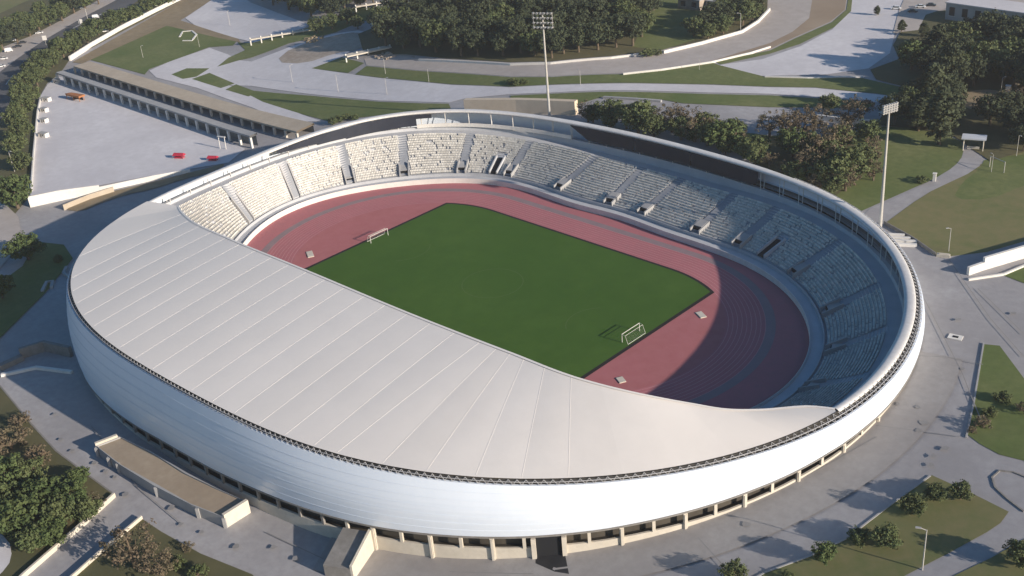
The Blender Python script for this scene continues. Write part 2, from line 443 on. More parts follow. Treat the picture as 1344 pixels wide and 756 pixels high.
# two extra aisles hidden under the roof side so the bowl continues
full = sorted(AI)
TUN = [idx_of(648, 222), idx_of(1020, 325)]
def arc_w(i, w, s=8.0):     # index width of w metres
    a = spt(i, s, 0); b = spt(i+1, s, 0); return w/max(.05, (b-a).length)
def strip(i, w, lift, mb, f0=0.0, f1=1.0):
    h = arc_w(i, w/2); rows = []
    s0, s1, z0, zt = sprofi(i)
    for k in range(25):
        f = f0+(f1-f0)*k/24
        s = s0+(s1-s0)*f; z = z0+(zt-z0)*f+lift
        rows.append([spt(i-h*.999, s, z), spt(i, s, z), spt(i+h*.999, s, z)])
    mb.loft(rows, flip=True)
for i in full:
    mb = MB(); strip(i, 2.9, .22, mb, .02, .985); mb.build('stair_aisle', M['aisle'], st)
    # vomitory: side cheeks, roof slab and dark mouth facing the track
    s0, s1, z0, zt = sprofi(i); sl = (zt-z0)/(s1-s0)
    def V(dw, s, z): 
        q = spt(i+arc_w(i, 1.0)*dw, s, z); return q
    v = MB()
    for sg in (-1, 1):
        a, b = sg*1.45, sg*1.9
        bot = [V(a, 3.9, 1.2), V(b, 3.9, 1.2), V(b, 9.2, z0+sl*4), V(a, 9.2, z0+sl*4)]
        top = [V(a, 3.9, 3.4), V(b, 3.9, 3.4), V(b, 9.2, z0+sl*5+1.35), V(a, 9.2, z0+sl*5+1.35)]
        v.prism(bot, top)
    v.prism([V(-1.45, 5.6, 3.75), V(1.45, 5.6, 3.75), V(1.45, 9.0, 4.35), V(-1.45, 9.0, 4.35)], [V(-1.45, 5.6, 3.95), V(1.45, 5.6, 3.95), V(1.45, 9.0, 4.75), V(-1.45, 9.0, 4.75)])
    vo = v.build('vomitory', M['grey'], st)
    d = MB(); d.prism([V(-1.4, 5.3, 1.35), V(1.4, 5.3, 1.35), V(1.4, 8.8, 1.35), V(-1.4, 8.8, 1.35)], [V(-1.4, 5.3, 3.7), V(1.4, 5.3, 3.7), V(1.4, 8.8, 4.2), V(-1.4, 8.8, 4.2)])
    d.build('dark_mouth', M['dark'], vo)
for i in TUN:
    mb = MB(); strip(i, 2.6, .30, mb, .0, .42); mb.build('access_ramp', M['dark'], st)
    mb = MB()
    for sg in (-1, 1):
        rows = []
        s0, s1, z0, zt = sprofi(i); h = arc_w(i, 1.0)
        for k in range(9):
            f = .44*k/8; s = s0+(s1-s0)*f; z = z0+(zt-z0)*f
            rows.append([spt(i+h*sg*1.35, s, z), spt(i+h*sg*1.35, s, z+1.25), spt(i+h*sg*1.75, s, z+1.25), spt(i+h*sg*1.75, s, z)])
        mb.loft(rows)
    mb.build('ramp_wall', M['stand'], st)

# seats: white shells, individually placed
SV = []; SF = []; seats = []
def seat_shell(p, t, n):
    # pan, backrest: an L of two slabs, facing the pitch (-n)
    w = .235; vs = []
    prof = [(-.36,.46),(.12,.44),(.2,.98),(.26,.98),(.2,.36),(-.36,.38)]
    for sg in (-1, 1):
        for d, z_ in prof: vs.append((p.x+t.x*w*sg+n.x*d, p.y+t.y*w*sg+n.y*d, p.z+z_))
    m = len(prof)
    fs = [(k, (k+1) % m, m+(k+1) % m, m+k) for k in range(m)]
    return vs, fs
def vis_index(i):    # skip the part of the bowl that lies wholly under the roof
    a = math.degrees(math.atan2(INN[int(i) % NS].y, INN[int(i) % NS].x)); return not (-150 < a < -22)
blocks = []
allai = full+TUN
srnd = random.Random(3)
SEATLIST = []
for r in range(NR):
    i = 0.0
    while i < NS:
        if not vis_index(i): i += 1; continue
        s0, s1, z0, zt = sprofi(i)
        s = s0+(s1-s0)*(r+.55)/(NR+1); z = z0+(zt-z0)*r/NR
        st_ = arc_w(i, .6, s)
        ok = True
        for a in full:
            da = abs((i-a+NS/2) % NS-NS/2)/arc_w(a, 1.0, s)
            if da < 1.75 or (da < 2.35 and s < 10): ok = False; break
        if ok:
            for a in TUN:
                da = abs((i-a+NS/2) % NS-NS/2)/arc_w(a, 1.0, s)
                if da < 2.1 and r < 10: ok = False; break
        if ok and srnd.random() > .05+.10*(math.sin(i*.9+r*1.7)*math.sin(i*.37-r*.8) > .35):
            p = spt(i, s, z); n = NRM[int(i) % NS]; t = Vector((-n.y, n.x, 0))
            SEATLIST.append((p, t, n))
        i += st_
near = sorted(range(len(SEATLIST)), key=lambda k: (SEATLIST[k][0]-Vector(CAM)).length)[:100]
nearset = set(near)
vs_, fs_ = [], []
for k, (p, t, n) in enumerate(SEATLIST):
    if k in nearset: continue
    v, f = seat_shell(p, t, n); b = len(vs_); vs_ += v; fs_ += [tuple(b+q for q in ff) for ff in f]
mb = MB(); mb.v = vs_; mb.f = fs_; mb.mi = [0]*len(fs_)
so = mb.build('seats', M['seat'], st); so['kind'] = 'stuff'
v, f = seat_shell(Vector((0,0,0)), Vector((0,1,0)), Vector((1,0,0)))
mb = MB(); mb.add(v, f); proto = mb.build('seat', M['seat'], st)
for q, k in enumerate(near):
    p, t, n = SEATLIST[k]; o = proto if q == 0 else proto.copy()
    if q: COL.objects.link(o); o.parent = st
    o.location = p; o.rotation_euler = (0, 0, math.atan2(n.y, n.x))

# --- rim canopy
def arcl(a0, a1, n): return [rad(a0)+(rad(a1)-rad(a0))*k/n for k in range(n+1)]
ar = arcl(-7, 206, 300)
def wdt(ph):
    d = math.degrees(ph); e = min(1, max(.25, min((d+10)/16, (212-d)/30))); return 2.7*(.55+.45*e)
sec = [(0,-.55),(.12,-.1),(-.25,.12),(-1.0,.22),(-2.2,.2),(-3.1,.05),(-3.5,-.25),(-3.4,-.6),(-1.8,-.75),(0,-.55)]
MB().loft([[rim(p, o if k in (0,1,9) else o*wdt(p)/3.5, z_) for p in ar] for k, (o, z_) in enumerate(sec)]).build('rim_canopy', M['ring'], st, smooth=True)
# canopy posts
pf = arcl(3, 200, 44)
for p in pf:
    a = rim(p, -2.2, -.5); b = rim(p, -2.9, -3.7)
    MB().tube(a, rim(p, -2.2, -6.7), .12).tube(rim(p, -.6, -.6), rim(p, -1.0, -6.7), .14).build('canopy_post', M['white'], st)
# dark screens hung below the rim
def phi_px(px, py, dz):
    z = 14
    for _ in range(20):
        p = P(px, py, z=z); ph = math.atan2(p.y-CY, p.x-CX); z = rimz(ph)+dz
    return ph
def screen(pts, name='wind_screen', m='screen'):
    """pts: (azimuth, top offset, bottom offset) list"""
    f1 = [rim(a, -2.95, t) for a, t, b in pts]; f2 = [rim(a, -2.95, b) for a, t, b in pts]
    g1 = [rim(a, -2.75, t) for a, t, b in pts]; g2 = [rim(a, -2.75, b) for a, t, b in pts]
    return MB().loft([f1, f2, g2, g1, f1]).build(name, M[m], st)
def lin(a, b, n=14): return [a+(b-a)*k/n for k in range(n+1)]
aL = [phi_px(x, y, -1) for x, y in ((364,199),(419,181),(453,168),(511,157),(545,151),(566,150))]
screen([(a, -.75, -1.9-1.7*k/14) for k, a in enumerate(lin(aL[0], aL[1]))])
screen([(a, -.75, -4.2-.6*k/14) for k, a in enumerate(lin(aL[1], aL[2]))])
screen([(a, -.75, -5.2) for a in lin(aL[2], aL[3])])
screen([(a, -.75, -5.0) for a in lin(aL[3], aL[4])])
screen([(a, -.75, -2.3) for a in lin(aL[4], aL[5], 6)])
aR = [phi_px(x, y, -1) for x, y in ((749,165),(768,172),(830,184),(894,206),(973,228),(984,230))]
screen([(a, -.7, -.9-4.3*k/6) for k, a in enumerate(lin(aR[0], aR[1], 6))]+[(a, -.7, -5.3) for a in lin(aR[1], aR[2])[1:]])
screen([(a, -.7, -5.4) for a in lin(aR[2]-.004, aR[3])])
screen([(a, -.7, -5.5) for a in lin(aR[3]-.004, aR[4])]+[(aR[5], -.7, -4.4)])
# white hoarding at the top row between the screens
screen([(a, -4.6, -6.0) for a in lin(aL[4], aR[0], 30)], 'top_hoarding', 'white')

# --- roof
INE = [(-94,-46,18.9),(-88,-48.5,19.7),(-76,-52,20.9),(-50,-54.3,22.5),(-14,-54.5,23.5),(33,-53.6,23.7),(61,-52,23.6),(81,-50,23.1),(95,-44.8,21.8),(102,-40.5,20.5),(109.5,-35.3,19.2),(113,-30.7,18.2),(119.3,-23,17.5),(124,-20.4,17.4)]
ix = [p[0] for p in INE]
def cub(xs, ys):
    xs = np.array(xs, float); ys = np.array(ys, float); m = np.gradient(ys, xs)
    def f(x):
        k = int(np.clip(np.searchsorted(xs, x)-1, 0, len(xs)-2)); h = xs[k+1]-xs[k]; t = (x-xs[k])/h
        return float((2*t**3-3*t**2+1)*ys[k]+(t**3-2*t**2+t)*h*m[k]+(-2*t**3+3*t**2)*ys[k+1]+(t**3-t**2)*h*m[k+1])
    return f
iy = cub(ix, [p[1] for p in INE]); iz = cub(ix, [p[2] for p in INE])
def inn(x): return Vector((x, iy(x), iz(x)))
def phi_at_x(x):      # azimuth on the south rim with this x
    a, b = rad(-150), rad(-35)
    for _ in range(50):
        m = (a+b)/2
        if rim(m).x < x: a = m
        else: b = m
    return a
SE = [(-94, rad(-156.5)), (-90, rad(-149)), (-84, phi_at_x(-84))]
for x in range(-76, 50, 8): SE.append((x, phi_at_x(x+4)))
for x, (a, b) in ((52,(54,-97)),(57,(64,-93)),(61,(73,-89)),(65,(82,-84)),(71,(90,-79)),(78,(97,-73)),(85,(104,-65)),(93,(110,-57)),(101,(115.5,-46)),(109,(119.5,-34)),(114,(121.5,-26))): SE.append((x, math.atan2(b-CY, a-CX)))
SE.append((124, rad(-7.4)))
def roofpt(x, ph, v, up_=0.0):
    o = rim(ph, 0, .25); i = inn(x); q = o.lerp(i, v)
    ln_ = (o-i).length
    q.z += math.sin(pi*v)*.006*ln_+up_
    return q
NV = 14; NU = 6
mb = MB()
for (x0, p0), (x1, p1) in zip(SE[:-1], SE[1:]):
    rows = []
    for j in range(NV+1):
        v = j/NV; row = []
        for k in range(NU+1):
            u = k/NU; wid = (rim(p0)-rim(p1)).length*(1-v)+abs(x1-x0)*v
            row.append(roofpt(x0+(x1-x0)*u, p0+(p1-p0)*u, v, (.0055 if x1 < 80 else .001)*wid*(1-(2*u-1)**2)*(.25+.75*math.sin(pi*min(1, max(0, v*.85+.1))))))
        rows.append(row)
    mb.loft(rows)
roof = mb.build('roof', M['roof'], st, smooth=True)
mb = MB()
for (x, p) in SE[2:-1]:
    if x > 80: continue
    rows = []
    for j in range(NV+1):
        v = .01+.98*j/NV; q = roofpt(x, p, v); d = roofpt(x+.5, p+.004, v)-roofpt(x-.5, p-.004, v); d.z = 0; d.normalize()
        rows.append([q-d*.11+Vector((0,0,-.05)), q-d*.06+Vector((0,0,.025)), q+d*.06+Vector((0,0,.025)), q+d*.11+Vector((0,0,-.05))])
    mb.loft(rows)
mb.build('roof_seams', M['seam'], roof)
# roof edge fascia and dark underside
mb = MB(); e = []
for k in range(len(SE)-1):
    for q in range(6): e.append(inn(SE[k][0]+(SE[k+1][0]-SE[k][0])*q/6))
e.append(inn(SE[-1][0]))
up1 = Vector((0,0,1)); 
def onrm(k):
    a = e[max(0, k-1)]; b = e[min(len(e)-1, k+1)]; t = (b-a); t.z = 0; t.normalize(); return Vector((-t.y, t.x, 0))
mb.loft([[p+onrm(k)*-.3+up1*.12 for k, p in enumerate(e)], [p+onrm(k)*.35+up1*.12 for k, p in enumerate(e)], [p+onrm(k)*.45-up1*.5 for k, p in enumerate(e)], [p+onrm(k)*-.3-up1*.6 for k, p in enumerate(e)]], flip=True)
mb.build('roof_edge', M['seam'], roof)
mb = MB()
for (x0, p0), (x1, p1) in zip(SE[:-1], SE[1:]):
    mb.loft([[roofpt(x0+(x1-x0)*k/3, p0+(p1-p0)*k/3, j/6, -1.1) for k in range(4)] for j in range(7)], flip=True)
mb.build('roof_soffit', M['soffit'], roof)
mb = MB()
for (x, p) in SE[2:-3:2]:
    i = inn(x); b = roofpt(x, p, .35); mb.tube((b.x, b.y, g(0,-100)*0+2), roofpt(x, p, .35, -1.0), .4, n=8)
mb.build('roof_columns', M['grey'], roof)

# --- facade, truss and base wall
def fo(ph):
    d = (math.degrees(ph)+180) % 360-180
    return float(np.interp(d, [-180,-125,-112,-95,-30,-18,-8,60,90,180], [1.3,1.5,.9,.7,.7,1.0,1.75,1.75,1.2,1.3]))
def flip_(ph, k=1.0, extra=0.0):
    t = rim(ph, fo(ph), -1.0); zl = lipz(ph); dep = (t.z-zl)/15*1.35
    r = four(RC, ph)+fo(ph)+dep*k+extra
    return Vector((CX+r*math.cos(ph), CY+r*math.sin(ph), t.z+(zl-t.z)*k))
def bulge(p, f): return math.sin(pi*f)*1.15*min(1, (rimz(p)-lipz(p))/16)
BR = [-190,-97,-67,-55.6,-17,30,100,170]
offs = [0]*7
for a0, a1, of in zip(BR[:-1], BR[1:], offs):
    aa = arcl(a0, a1, max(12, int((a1-a0)*1.5)))
    rows = []
    for k in range(9):
        f = k/8; bul = 0
        rows.append([flip_(p, f, of+bulge(p, f)) for p in aa])
    rows.append([flip_(p, 1, of-.9)-up1*.05 for p in aa])
    rows.insert(0, [flip_(p, 0, of-.5) for p in aa])
    fp = MB().loft(rows, flip=False).build('facade_panel', M['fac'], st, smooth=False)
    j = MB()
    for f in (.14,.285,.43,.57,.715,.86):
        bul = 0
        j.loft([[flip_(p, f-.004, of+bulge(p, f)+.02) for p in aa], [flip_(p, f-.004, of+bulge(p, f)+.05) for p in aa], [flip_(p, f+.004, of+bulge(p, f)+.05) for p in aa], [flip_(p, f+.004, of+bulge(p, f)+.02) for p in aa]])
    j.build('panel_joint', M['fac'], fp)
aa = arcl(-190, 170, 480)
MB().loft([[flip_(p, 1, -.2)+up1*-.06 for p in aa], [flip_(p, 1, .1)+up1*-.1 for p in aa], [flip_(p, 1, .1)-up1*.45 for p in aa], [flip_(p, 1, -1.6)-up1*.45 for p in aa]], flip=False).build('facade_lip', M['dkgrey'], st)
MB().loft([[rim(p, -.1, -.05) for p in aa], [rim(p, -.05, -1.15) for p in aa], [rim(p, fo(p)-.4, -1.2) for p in aa]], flip=True).build('gutter', M['gutter'], st)
tr = MB(); ta = arcl(-176, 60, 560)
for k in range(len(ta)-1):
    A = rim(ta[k], .1, .05) if k % 2 else rim(ta[k], fo(ta[k])-.05, -.85); Bq = rim(ta[k+1], .1, .05) if (k+1) % 2 else rim(ta[k+1], fo(ta[k+1])-.05, -.85)
    tr.tube(A, Bq, .06, n=4, cap=False)
for k in range(0, len(ta)-1): 
    tr.tube(rim(ta[k], fo(ta[k])*.6, -.3), rim(ta[k+1], fo(ta[k+1])*.6, -.3), .08, n=4, cap=False)
tr.build('facade_truss', M['steel'], st)
# base wall with ribbon openings
def bw(ph, inset, z): 
    q = flip_(ph, 1, -inset); return Vector((q.x, q.y, z))
def grd(ph): q = flip_(ph, 1, -1.0); return g(q.x, q.y)
ba = arcl(-190, 170, 480)
ad = (phi_px(703, 725, -15), phi_px(744, 722, -15))
def sill(ph): return max(min(grd(ph)+.9, lipz(ph)-.6), lipz(ph)-3.3)
D0, D1 = None, None
def dphi(px, py):
    p = P(px, py); return math.atan2(p.y-CY, p.x-CX)
D0, D1 = dphi(704, 738), dphi(744, 733)
def wallseg(mb, al):
    mb.loft([[bw(p, .8, sill(p)) for p in al], [bw(p, .35, sill(p)) for p in al], [bw(p, .35, min(grd(p), sill(p))-1.5) for p in al]], flip=False)
mb = MB(); wallseg(mb, [p for p in arcl(-190, math.degrees(D0), 200)]); wallseg(mb, [p for p in arcl(math.degrees(D1), 170, 300)])
bwall = mb.build('base_wall', M['beige'], st)
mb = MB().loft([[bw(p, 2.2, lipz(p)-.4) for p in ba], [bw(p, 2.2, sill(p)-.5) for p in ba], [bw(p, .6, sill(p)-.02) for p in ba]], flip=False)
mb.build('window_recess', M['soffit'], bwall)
k = 0; ph = rad(-170)
while ph < rad(-1):
    q = bw(ph, .4, 0); n = Vector((math.cos(ph), math.sin(ph), 0))
    a = bw(ph-.001, 0, 0); b = bw(ph+.001, 0, 0); t = (b-a).normalized(); nn = Vector((t.y, -t.x, 0)); rz = math.atan2(nn.y, nn.x)
    if not (D0-.004 < ph < D1+.004):
        wide = k % 2 == 0 and ph > rad(-60)
        zb = grd(ph)-1 if wide else sill(ph)-.1
        zt = lipz(ph)-.42
        if zt-zb > .3:
            c = q+nn*(.12 if wide else -.05)
            mb = MB().box((c.x, c.y, 0), (.55, .85 if wide else .65, zt-zb), rz, z0=zb)
            if wide: mb.box((c.x+nn.x*.3, c.y+nn.y*.3, 0), (.3, .5, zt-zb-.4), rz, z0=zb)
            mb.build('pillar', M['beige' if ph > rad(-60) else 'dkgrey'], bwall)  # left-hand pillars take the darker concrete to paint in the shadow there
    ph += 6.3/four(RC, ph); k += 1
for p in (D0, D1):
    q = bw(p, .9, 0); a = bw(p-.001, 0, 0); b = bw(p+.001, 0, 0); t = (b-a).normalized(); nn = Vector((t.y, -t.x, 0))
    MB().box((q.x, q.y, 0), (2.4, .9, lipz(p)-.75-grd(p)+1), math.atan2(nn.y, nn.x), z0=grd(p)-1).build('gateway_jamb', M['beige'], bwall)
dd = arcl(math.degrees(D0), math.degrees(D1), 8)
MB().loft([[bw(p, .3, lipz(p)-.3) for p in dd], [bw(p, .3, grd(p)-1) for p in dd]]).build('gateway_opening', M['dark'], bwall)

# ------------------------------------------------------------------ world and sun
AZ, EL = 189.0, 18.5
sd = bpy.data.lights.new('sun', 'SUN'); so = bpy.data.objects.new('sun', sd); COL.objects.link(so)
dv = Vector((math.cos(rad(AZ))*math.cos(rad(EL)), math.sin(rad(AZ))*math.cos(rad(EL)), -math.sin(rad(EL))))
so.rotation_euler = dv.to_track_quat('-Z', 'Y').to_euler(); so.location = (300, 30, 200)
sd.energy = 5.0; sd.angle = rad(.5); sd.color = (1, .885, .755)
wd = bpy.data.worlds.new('World'); S.world = wd; wd.use_nodes = True
nt = wd.node_tree; sky = nt.nodes.new('ShaderNodeTexSky'); sky.sky_type = 'NISHITA'; sky.sun_disc = False
sky.sun_elevation = rad(EL); sky.sun_rotation = math.atan2(-dv.x, -dv.y); sky.air_density = 1.0; sky.dust_density = 1.0; sky.ozone_density = 1.8
hs = nt.nodes.new('ShaderNodeHueSaturation'); hs.inputs['Saturation'].default_value = 1.4
nt.links.new(sky.outputs[0], hs.inputs['Color']); nt.links.new(hs.outputs[0], nt.nodes['Background'].inputs[0]); nt.nodes['Background'].inputs[1].default_value = .085
S.view_settings.view_transform = 'Standard'; S.view_settings.look = 'None'; S.view_settings.exposure = 0.48; S.view_settings.gamma = 1
S.render.engine = 'CYCLES'; S.cycles.use_denoising = True; S.cycles.max_bounces = 5
#SURROUNDINGS
M['warmtan'] = mat('warm_tan_wall', (.60,.49,.36), (.67,.56,.43), .08, .85, (.54,.44,.33), .4)
HAZE = .00011
M['black'] = mat('painted_ramp_shade', (.02,.021,.024), (.03,.03,.033), .3, .8)  # near-black colour that paints in the shade of the gateway ramp
M['wornband'] = mat('dusty_paving', (.285,.265,.255), (.37,.355,.345), .035, .9, (.25,.235,.225), .5)
# ------------------------------------------------------------------ lawns, roads, paths
# (outlines measured on the photograph, laid out as sheets on the terrain)
patch('lawn', [(1163,292),(1200,265),(1240,240),(1291,214),(1330,200),(1420,185),(1420,303),(1344,317),(1295,331),(1234,338),(1197,314)], 'drylawn')
patch('lawn', [(1286,222),(1293,207),(1350,203),(1420,190),(1420,225),(1344,243),(1300,262),(1250,262),(1262,240)], 'lawn', 1)
patch('lawn', [(1131,277),(1226,235),(1252,220),(1266,203),(1262,186),(1225,170),(1160,166),(1085,180),(1010,178),(960,172),(930,180),(985,212),(1060,243),(1105,264)], 'lawn', 0)
patch('concrete_path', [(1128,279),(1180,258),(1226,235),(1253,219),(1265,203),(1263,186),(1284,192),(1291,206),(1284,222),(1226,249),(1180,272),(1158,286),(1150,296)], 'paving', 1)
patch('shaggy_ground', [(1090,262),(1120,240),(1150,215),(1120,185),(1040,178),(985,182),(985,212),(1060,243)], 'darklawn', 1)
patch('lawn', [(1291,452),(1312,454),(1344,497),(1400,570),(1400,640),(1344,605),(1312,597),(1286,583),(1270,571),(1278,530)], 'lawn')
patch('lawn', [(1223,624),(1278,649),(1324,672),(1313,687),(1295,699),(1242,728),(1180,760),(1120,800),(960,800),(1004,752),(1067,728),(1110,707),(1165,665)], 'drylawn')
patch('lawn', [(1250,757),(1300,733),(1344,708),(1400,690),(1400,800),(1190,800)], 'drylawn')
patch('lawn', [(1318,362),(1344,349),(1420,335),(1420,380),(1344,372)], 'lawn')
# top right
patch('pale_plaza', [(940,86),(1000,78),(1050,61),(1092,39),(1116,12),(1120,-15),(1200,-15),(1178,30),(1168,70),(1140,90),(1085,98),(1004,100),(930,97)], 'pale_paving')
patch('curved_road', [(478,77),(533,73),(584,78),(670,83),(723,82),(802,75),(850,69),(921,57),(974,42),(993,29),(1007,16),(1008,-15),(1114,-15),(1110,13),(1091,29),(1043,50),(1010,66),(934,81),(868,91),(818,96.5),(723,100.5),(670,100.5),(550,92.6),(481,86)], 'tanroad')
patch('road_brown_band', [(936,79.5),(1010,57),(1040,42),(1062,24),(1066,0),(1066,-15),(1113,-15),(1109,13),(1090,28.5),(1042,49.5),(1009,65.5)], 'brownroad')
patch('road_verge', [(938,81),(1011,66.5),(1044,50.5),(1092,29.5),(1111,13),(1115,-15),(1120,-15),(1117,15),(1095,36),(1050,58),(1010,71),(946,85)], 'lawn')
patch('lawn', [(466,98),(481,87),(550,93.5),(670,101.5),(723,101.5),(818,97.5),(868,92),(934,82),(945,86),(1004,101),(1133,103),(1215,122),(1200,130),(1149,123),(1070,115),(1010,114),(934,111),(829,109),(762,110),(670,114),(594,111),(499,102)], 'lawn')
patch('pale_road', [(196,93),(225,80),(275,63),(300,72),(312,79),(330,81),(380,62),(436,45),(470,40),(492,45),(449,75),(409,90),(499,103),(594,112),(670,115),(762,111),(829,110),(934,112),(1010,115),(1070,116),(1149,124),(1204,131),(1178,138),(1110,130),(1010,123.5),(934,122),(789,119),(723,122),(670,124),(608,130),(589,135),(555,134),(499,132.5),(409,124),(330,113),(300,112),(330,124),(395,150),(420,159),(380,161),(330,141),(260,116),(205,102)], 'pale_paving')
patch('lawn', [(409,90),(449,75.5),(478,83),(457,96)], 'lawn')
patch('lawn', [(312,117),(409,126),(499,134),(555,136),(589,136.5),(592,143),(540,146),(478,154),(430,159),(396,150),(345,134)], 'lawn')
patch('lawn', [(670,126),(723,123.5),(789,121),(934,124),(1010,125.5),(1110,131.5),(1149,136),(1140,142),(1010,141),(897,136),(868,131),(792,127),(757,138),(670,133)], 'lawn')
patch('lawn', [(219,34),(312,53),(306,60),(275,62),(196,91),(190,98),(119,79),(160,58)], 'lawn')
patch('lawn', [(285,88),(312,80),(330,76),(380,57),(440,43),(470,30),(520,15),(470,8),(436,26),(400,38),(330,57),(312,56),(322,66),(300,76)], 'lawn')
patch('lawn', [(225,98),(245,90),(275,90),(258,101),(240,104)], 'lawn')
patch('lawn', [(252,104),(275,96),(308,110),(290,116)], 'lawn')
patch('lawn', [(296,118),(310,111),(340,122),(326,127)], 'lawn')
patch('dirt_berm', [(95,82),(240,0),(262,-15),(310,-15),(278,0),(237,27),(312,50),(316,56),(219,34),(119,79),(108,84)], 'dirt')
patch('pale_plaza', [(243,24),(278,0),(300,-14),(330,4),(405,32),(400,37),(333,56),(312,51),(255,33)], 'pale_paving')
patch('rubble_ground', [(384,62),(440,46),(470,42),(500,50),(470,66),(440,70),(400,84),(360,82)], 'rubble', 1)
patch('rubble_ground', [(498,66),(535,62),(548,78),(533,73),(505,76)], 'rubble', 1)
patch('rubble_ground', [(512,16),(540,2),(600,-10),(700,-15),(660,6),(600,14),(545,22)], 'rubble', 1)
patch('wood_floor', [(478,72),(470,45),(520,25),(600,10),(700,-20),(1008,-20),(1007,14),(993,28),(974,41),(921,56),(850,68),(802,74),(723,81),(670,82),(584,77),(533,72)], 'darklawn')
patch('lawn', [(830,62),(850,25),(858,6),(880,-10),(960,-10),(955,30),(920,50),(870,66)], 'lawn')
patch('wood_floor', [(1180,78),(1172,60),(1195,20),(1240,14),(1400,40),(1420,190),(1344,200),(1300,212),(1275,196),(1250,178),(1205,170),(1150,165),(1165,140),(1205,131),(1218,122),(1150,105),(1142,92)], 'darklawn')
patch('dirt_clearing', [(1255,125),(1290,117),(1325,122),(1345,130),(1305,142),(1268,146)], 'dirt', 2)
patch('far_street', [(1172,44),(1180,14),(1195,-20),(1430,-20),(1420,34),(1344,18),(1240,12),(1215,20),(1205,40)], 'tanroad')
# left
patch('lower_plaza', [(52,128),(62,112),(75,101),(95,104),(180,136),(280,177),(322,196),(300,214),(204,230),(132,244),(41,263),(40,255),(44,200)], 'pale_paving')
patch('dirt_bank', [(82,276),(120,258),(200,240),(268,222),(300,214),(280,226),(240,236),(200,249),(165,256),(130,268),(108,278)], 'dirt', 1)
patch('main_road', [(-60,170),(0,95),(22,78),(60,52),(108,24),(150,2),(175,-15),(205,-15),(160,16),(112,40),(82,58),(56,76),(30,100),(16,130),(0,160),(-40,230)], 'road')
patch('verge', [(0,160),(16,130),(30,100),(56,76),(82,58),(112,40),(160,16),(205,-15),(255,-15),(240,0),(92,78),(80,96),(62,110),(50,130),(42,200),(36,262),(5,300),(-40,300)], 'darklawn')
patch('pavement', [(-40,90),(0,64),(40,48),(75,30),(108,12),(140,-5),(165,-15),(175,-15),(150,2),(108,24),(60,52),(22,78),(0,95),(-60,170)], 'tanroad')
patch('verge', [(-60,60),(0,12),(60,-15),(165,-15),(140,-5),(108,12),(75,30),(40,48),(0,64),(-40,90)], 'darklawn')
patch('lawn', [(0,18),(30,4),(70,-12),(40,-15),(-40,-15),(-40,40)], 'drylawn')
patch('shaded_lawn', [(48,318),(84,322),(96,340),(60,385),(0,445),(-40,480),(-40,400),(0,372),(30,350)], 'lawn')
patch('lower_road', [(-60,262),(0,262),(24,285),(30,318),(-10,365),(-60,420)], 'tanroad')
# bottom left
patch('shaggy_slope', [(-60,470),(0,508),(24,537),(40,556),(74,593),(116,625),(151,651),(100,698),(33,757),(-10,800),(-60,800)], 'darklawn')
patch('shaggy_slope', [(185,681),(212,699),(264,728),(331,755),(380,800),(60,800),(100,757),(127,733)], 'darklawn')
patch('pale_path', [(-20,690),(12,708),(17,735),(0,757),(-40,790),(-60,740)], 'pale_paving', 1)
patch('paving_edge', [(486,723),(563,733),(670,740),(700,741),(698,752),(590,748),(500,736)], 'dkgrey')
wb = [tuple(bw(p, .5, 0)[:2]) for p in arcl(-62, 12, 60)]+[tuple(bw(p, -9.5, 0)[:2]) for p in arcl(12, -62, 60)]
LAYER[0] += .006; drape('worn_paving_band', wb, M['wornband'], LAYER[0])
patch('gateway_ramp_shade', [(703,728),(741,725.5),(747,755),(728,752),(703,741)], 'black')  # flat dark sheet, the shadow on the descending ramp put in as colour
# expansion lines and wear in the paving
def linepatch(pp, w, m='stain', name='paving_joint'):
    LAYER[0] += .004
    q = [P(*a) for a in pp]; L_, R_ = [], []
    pts = []
    for a, b in zip(q[:-1], q[1:]):
        n = max(1, int((b-a).length/4))
        for k in range(n): pts.append(a.lerp(b, k/n))
    pts.append(q[-1])
    for k, p in enumerate(pts):
        t = pts[min(len(pts)-1, k+1)]-pts[max(0, k-1)]; t.z = 0; t.normalize(); n = Vector((-t.y, t.x, 0))*w/2
        a = p+n; b = p-n; a.z = g(a.x, a.y)+LAYER[0]; b.z = g(b.x, b.y)+LAYER[0]; L_.append(a); R_.append(b)
    return struct(MB().loft([R_, L_]).build(name, M[m]))
for pp in ([(916,707),(960,756),(985,790)], [(1150,560),(1262,575)], [(1212,392),(1262,490),(1290,560)], [(1244,340),(1300,420),(1344,470)], [(1283,380),(1344,440)],
            [(590,752),(700,755)], [(350,700),(440,742)], [(120,560),(180,640),(240,690)], [(1030,640),(1085,612),(1150,575)], [(1180,468),(1240,470),(1290,480)]):
    linepatch(pp, .2)
srng = random.Random(5)
for px, py, w in ((1212,557,2.6),(1205,566,2),(1240,590,2.5),(1225,600,2),(1222,612,1.6),(1204,536,1.8),(1178,532,1.6),(1168,530,2),(1258,421,1.8),(1263,486,1.5),(95,593,1.8),(124,609,2.4),(139,620,1.8),(151,628,1.5),(165,651,2.5),(238,690,1.8),(265,700,1.8),(310,719,2.4),(225,668,2.5),(360,720,2.2),(388,735,2.2),(1330,413,2),(72,545,2),(80,578,1.7),(980,690,2.5),(200,480,2)):
    c = P(px, py); w *= .7; pts = [(c.x+w*.6*(.5+.6*srng.random())*math.cos(2*pi*k/9), c.y+w*.6*(.5+.6*srng.random())*math.sin(2*pi*k/9)) for k in range(9)]
    LAYER[0] += .002; drape('paving_stain', smooth_poly(pts, 1), M['stain'], LAYER[0]+.05)

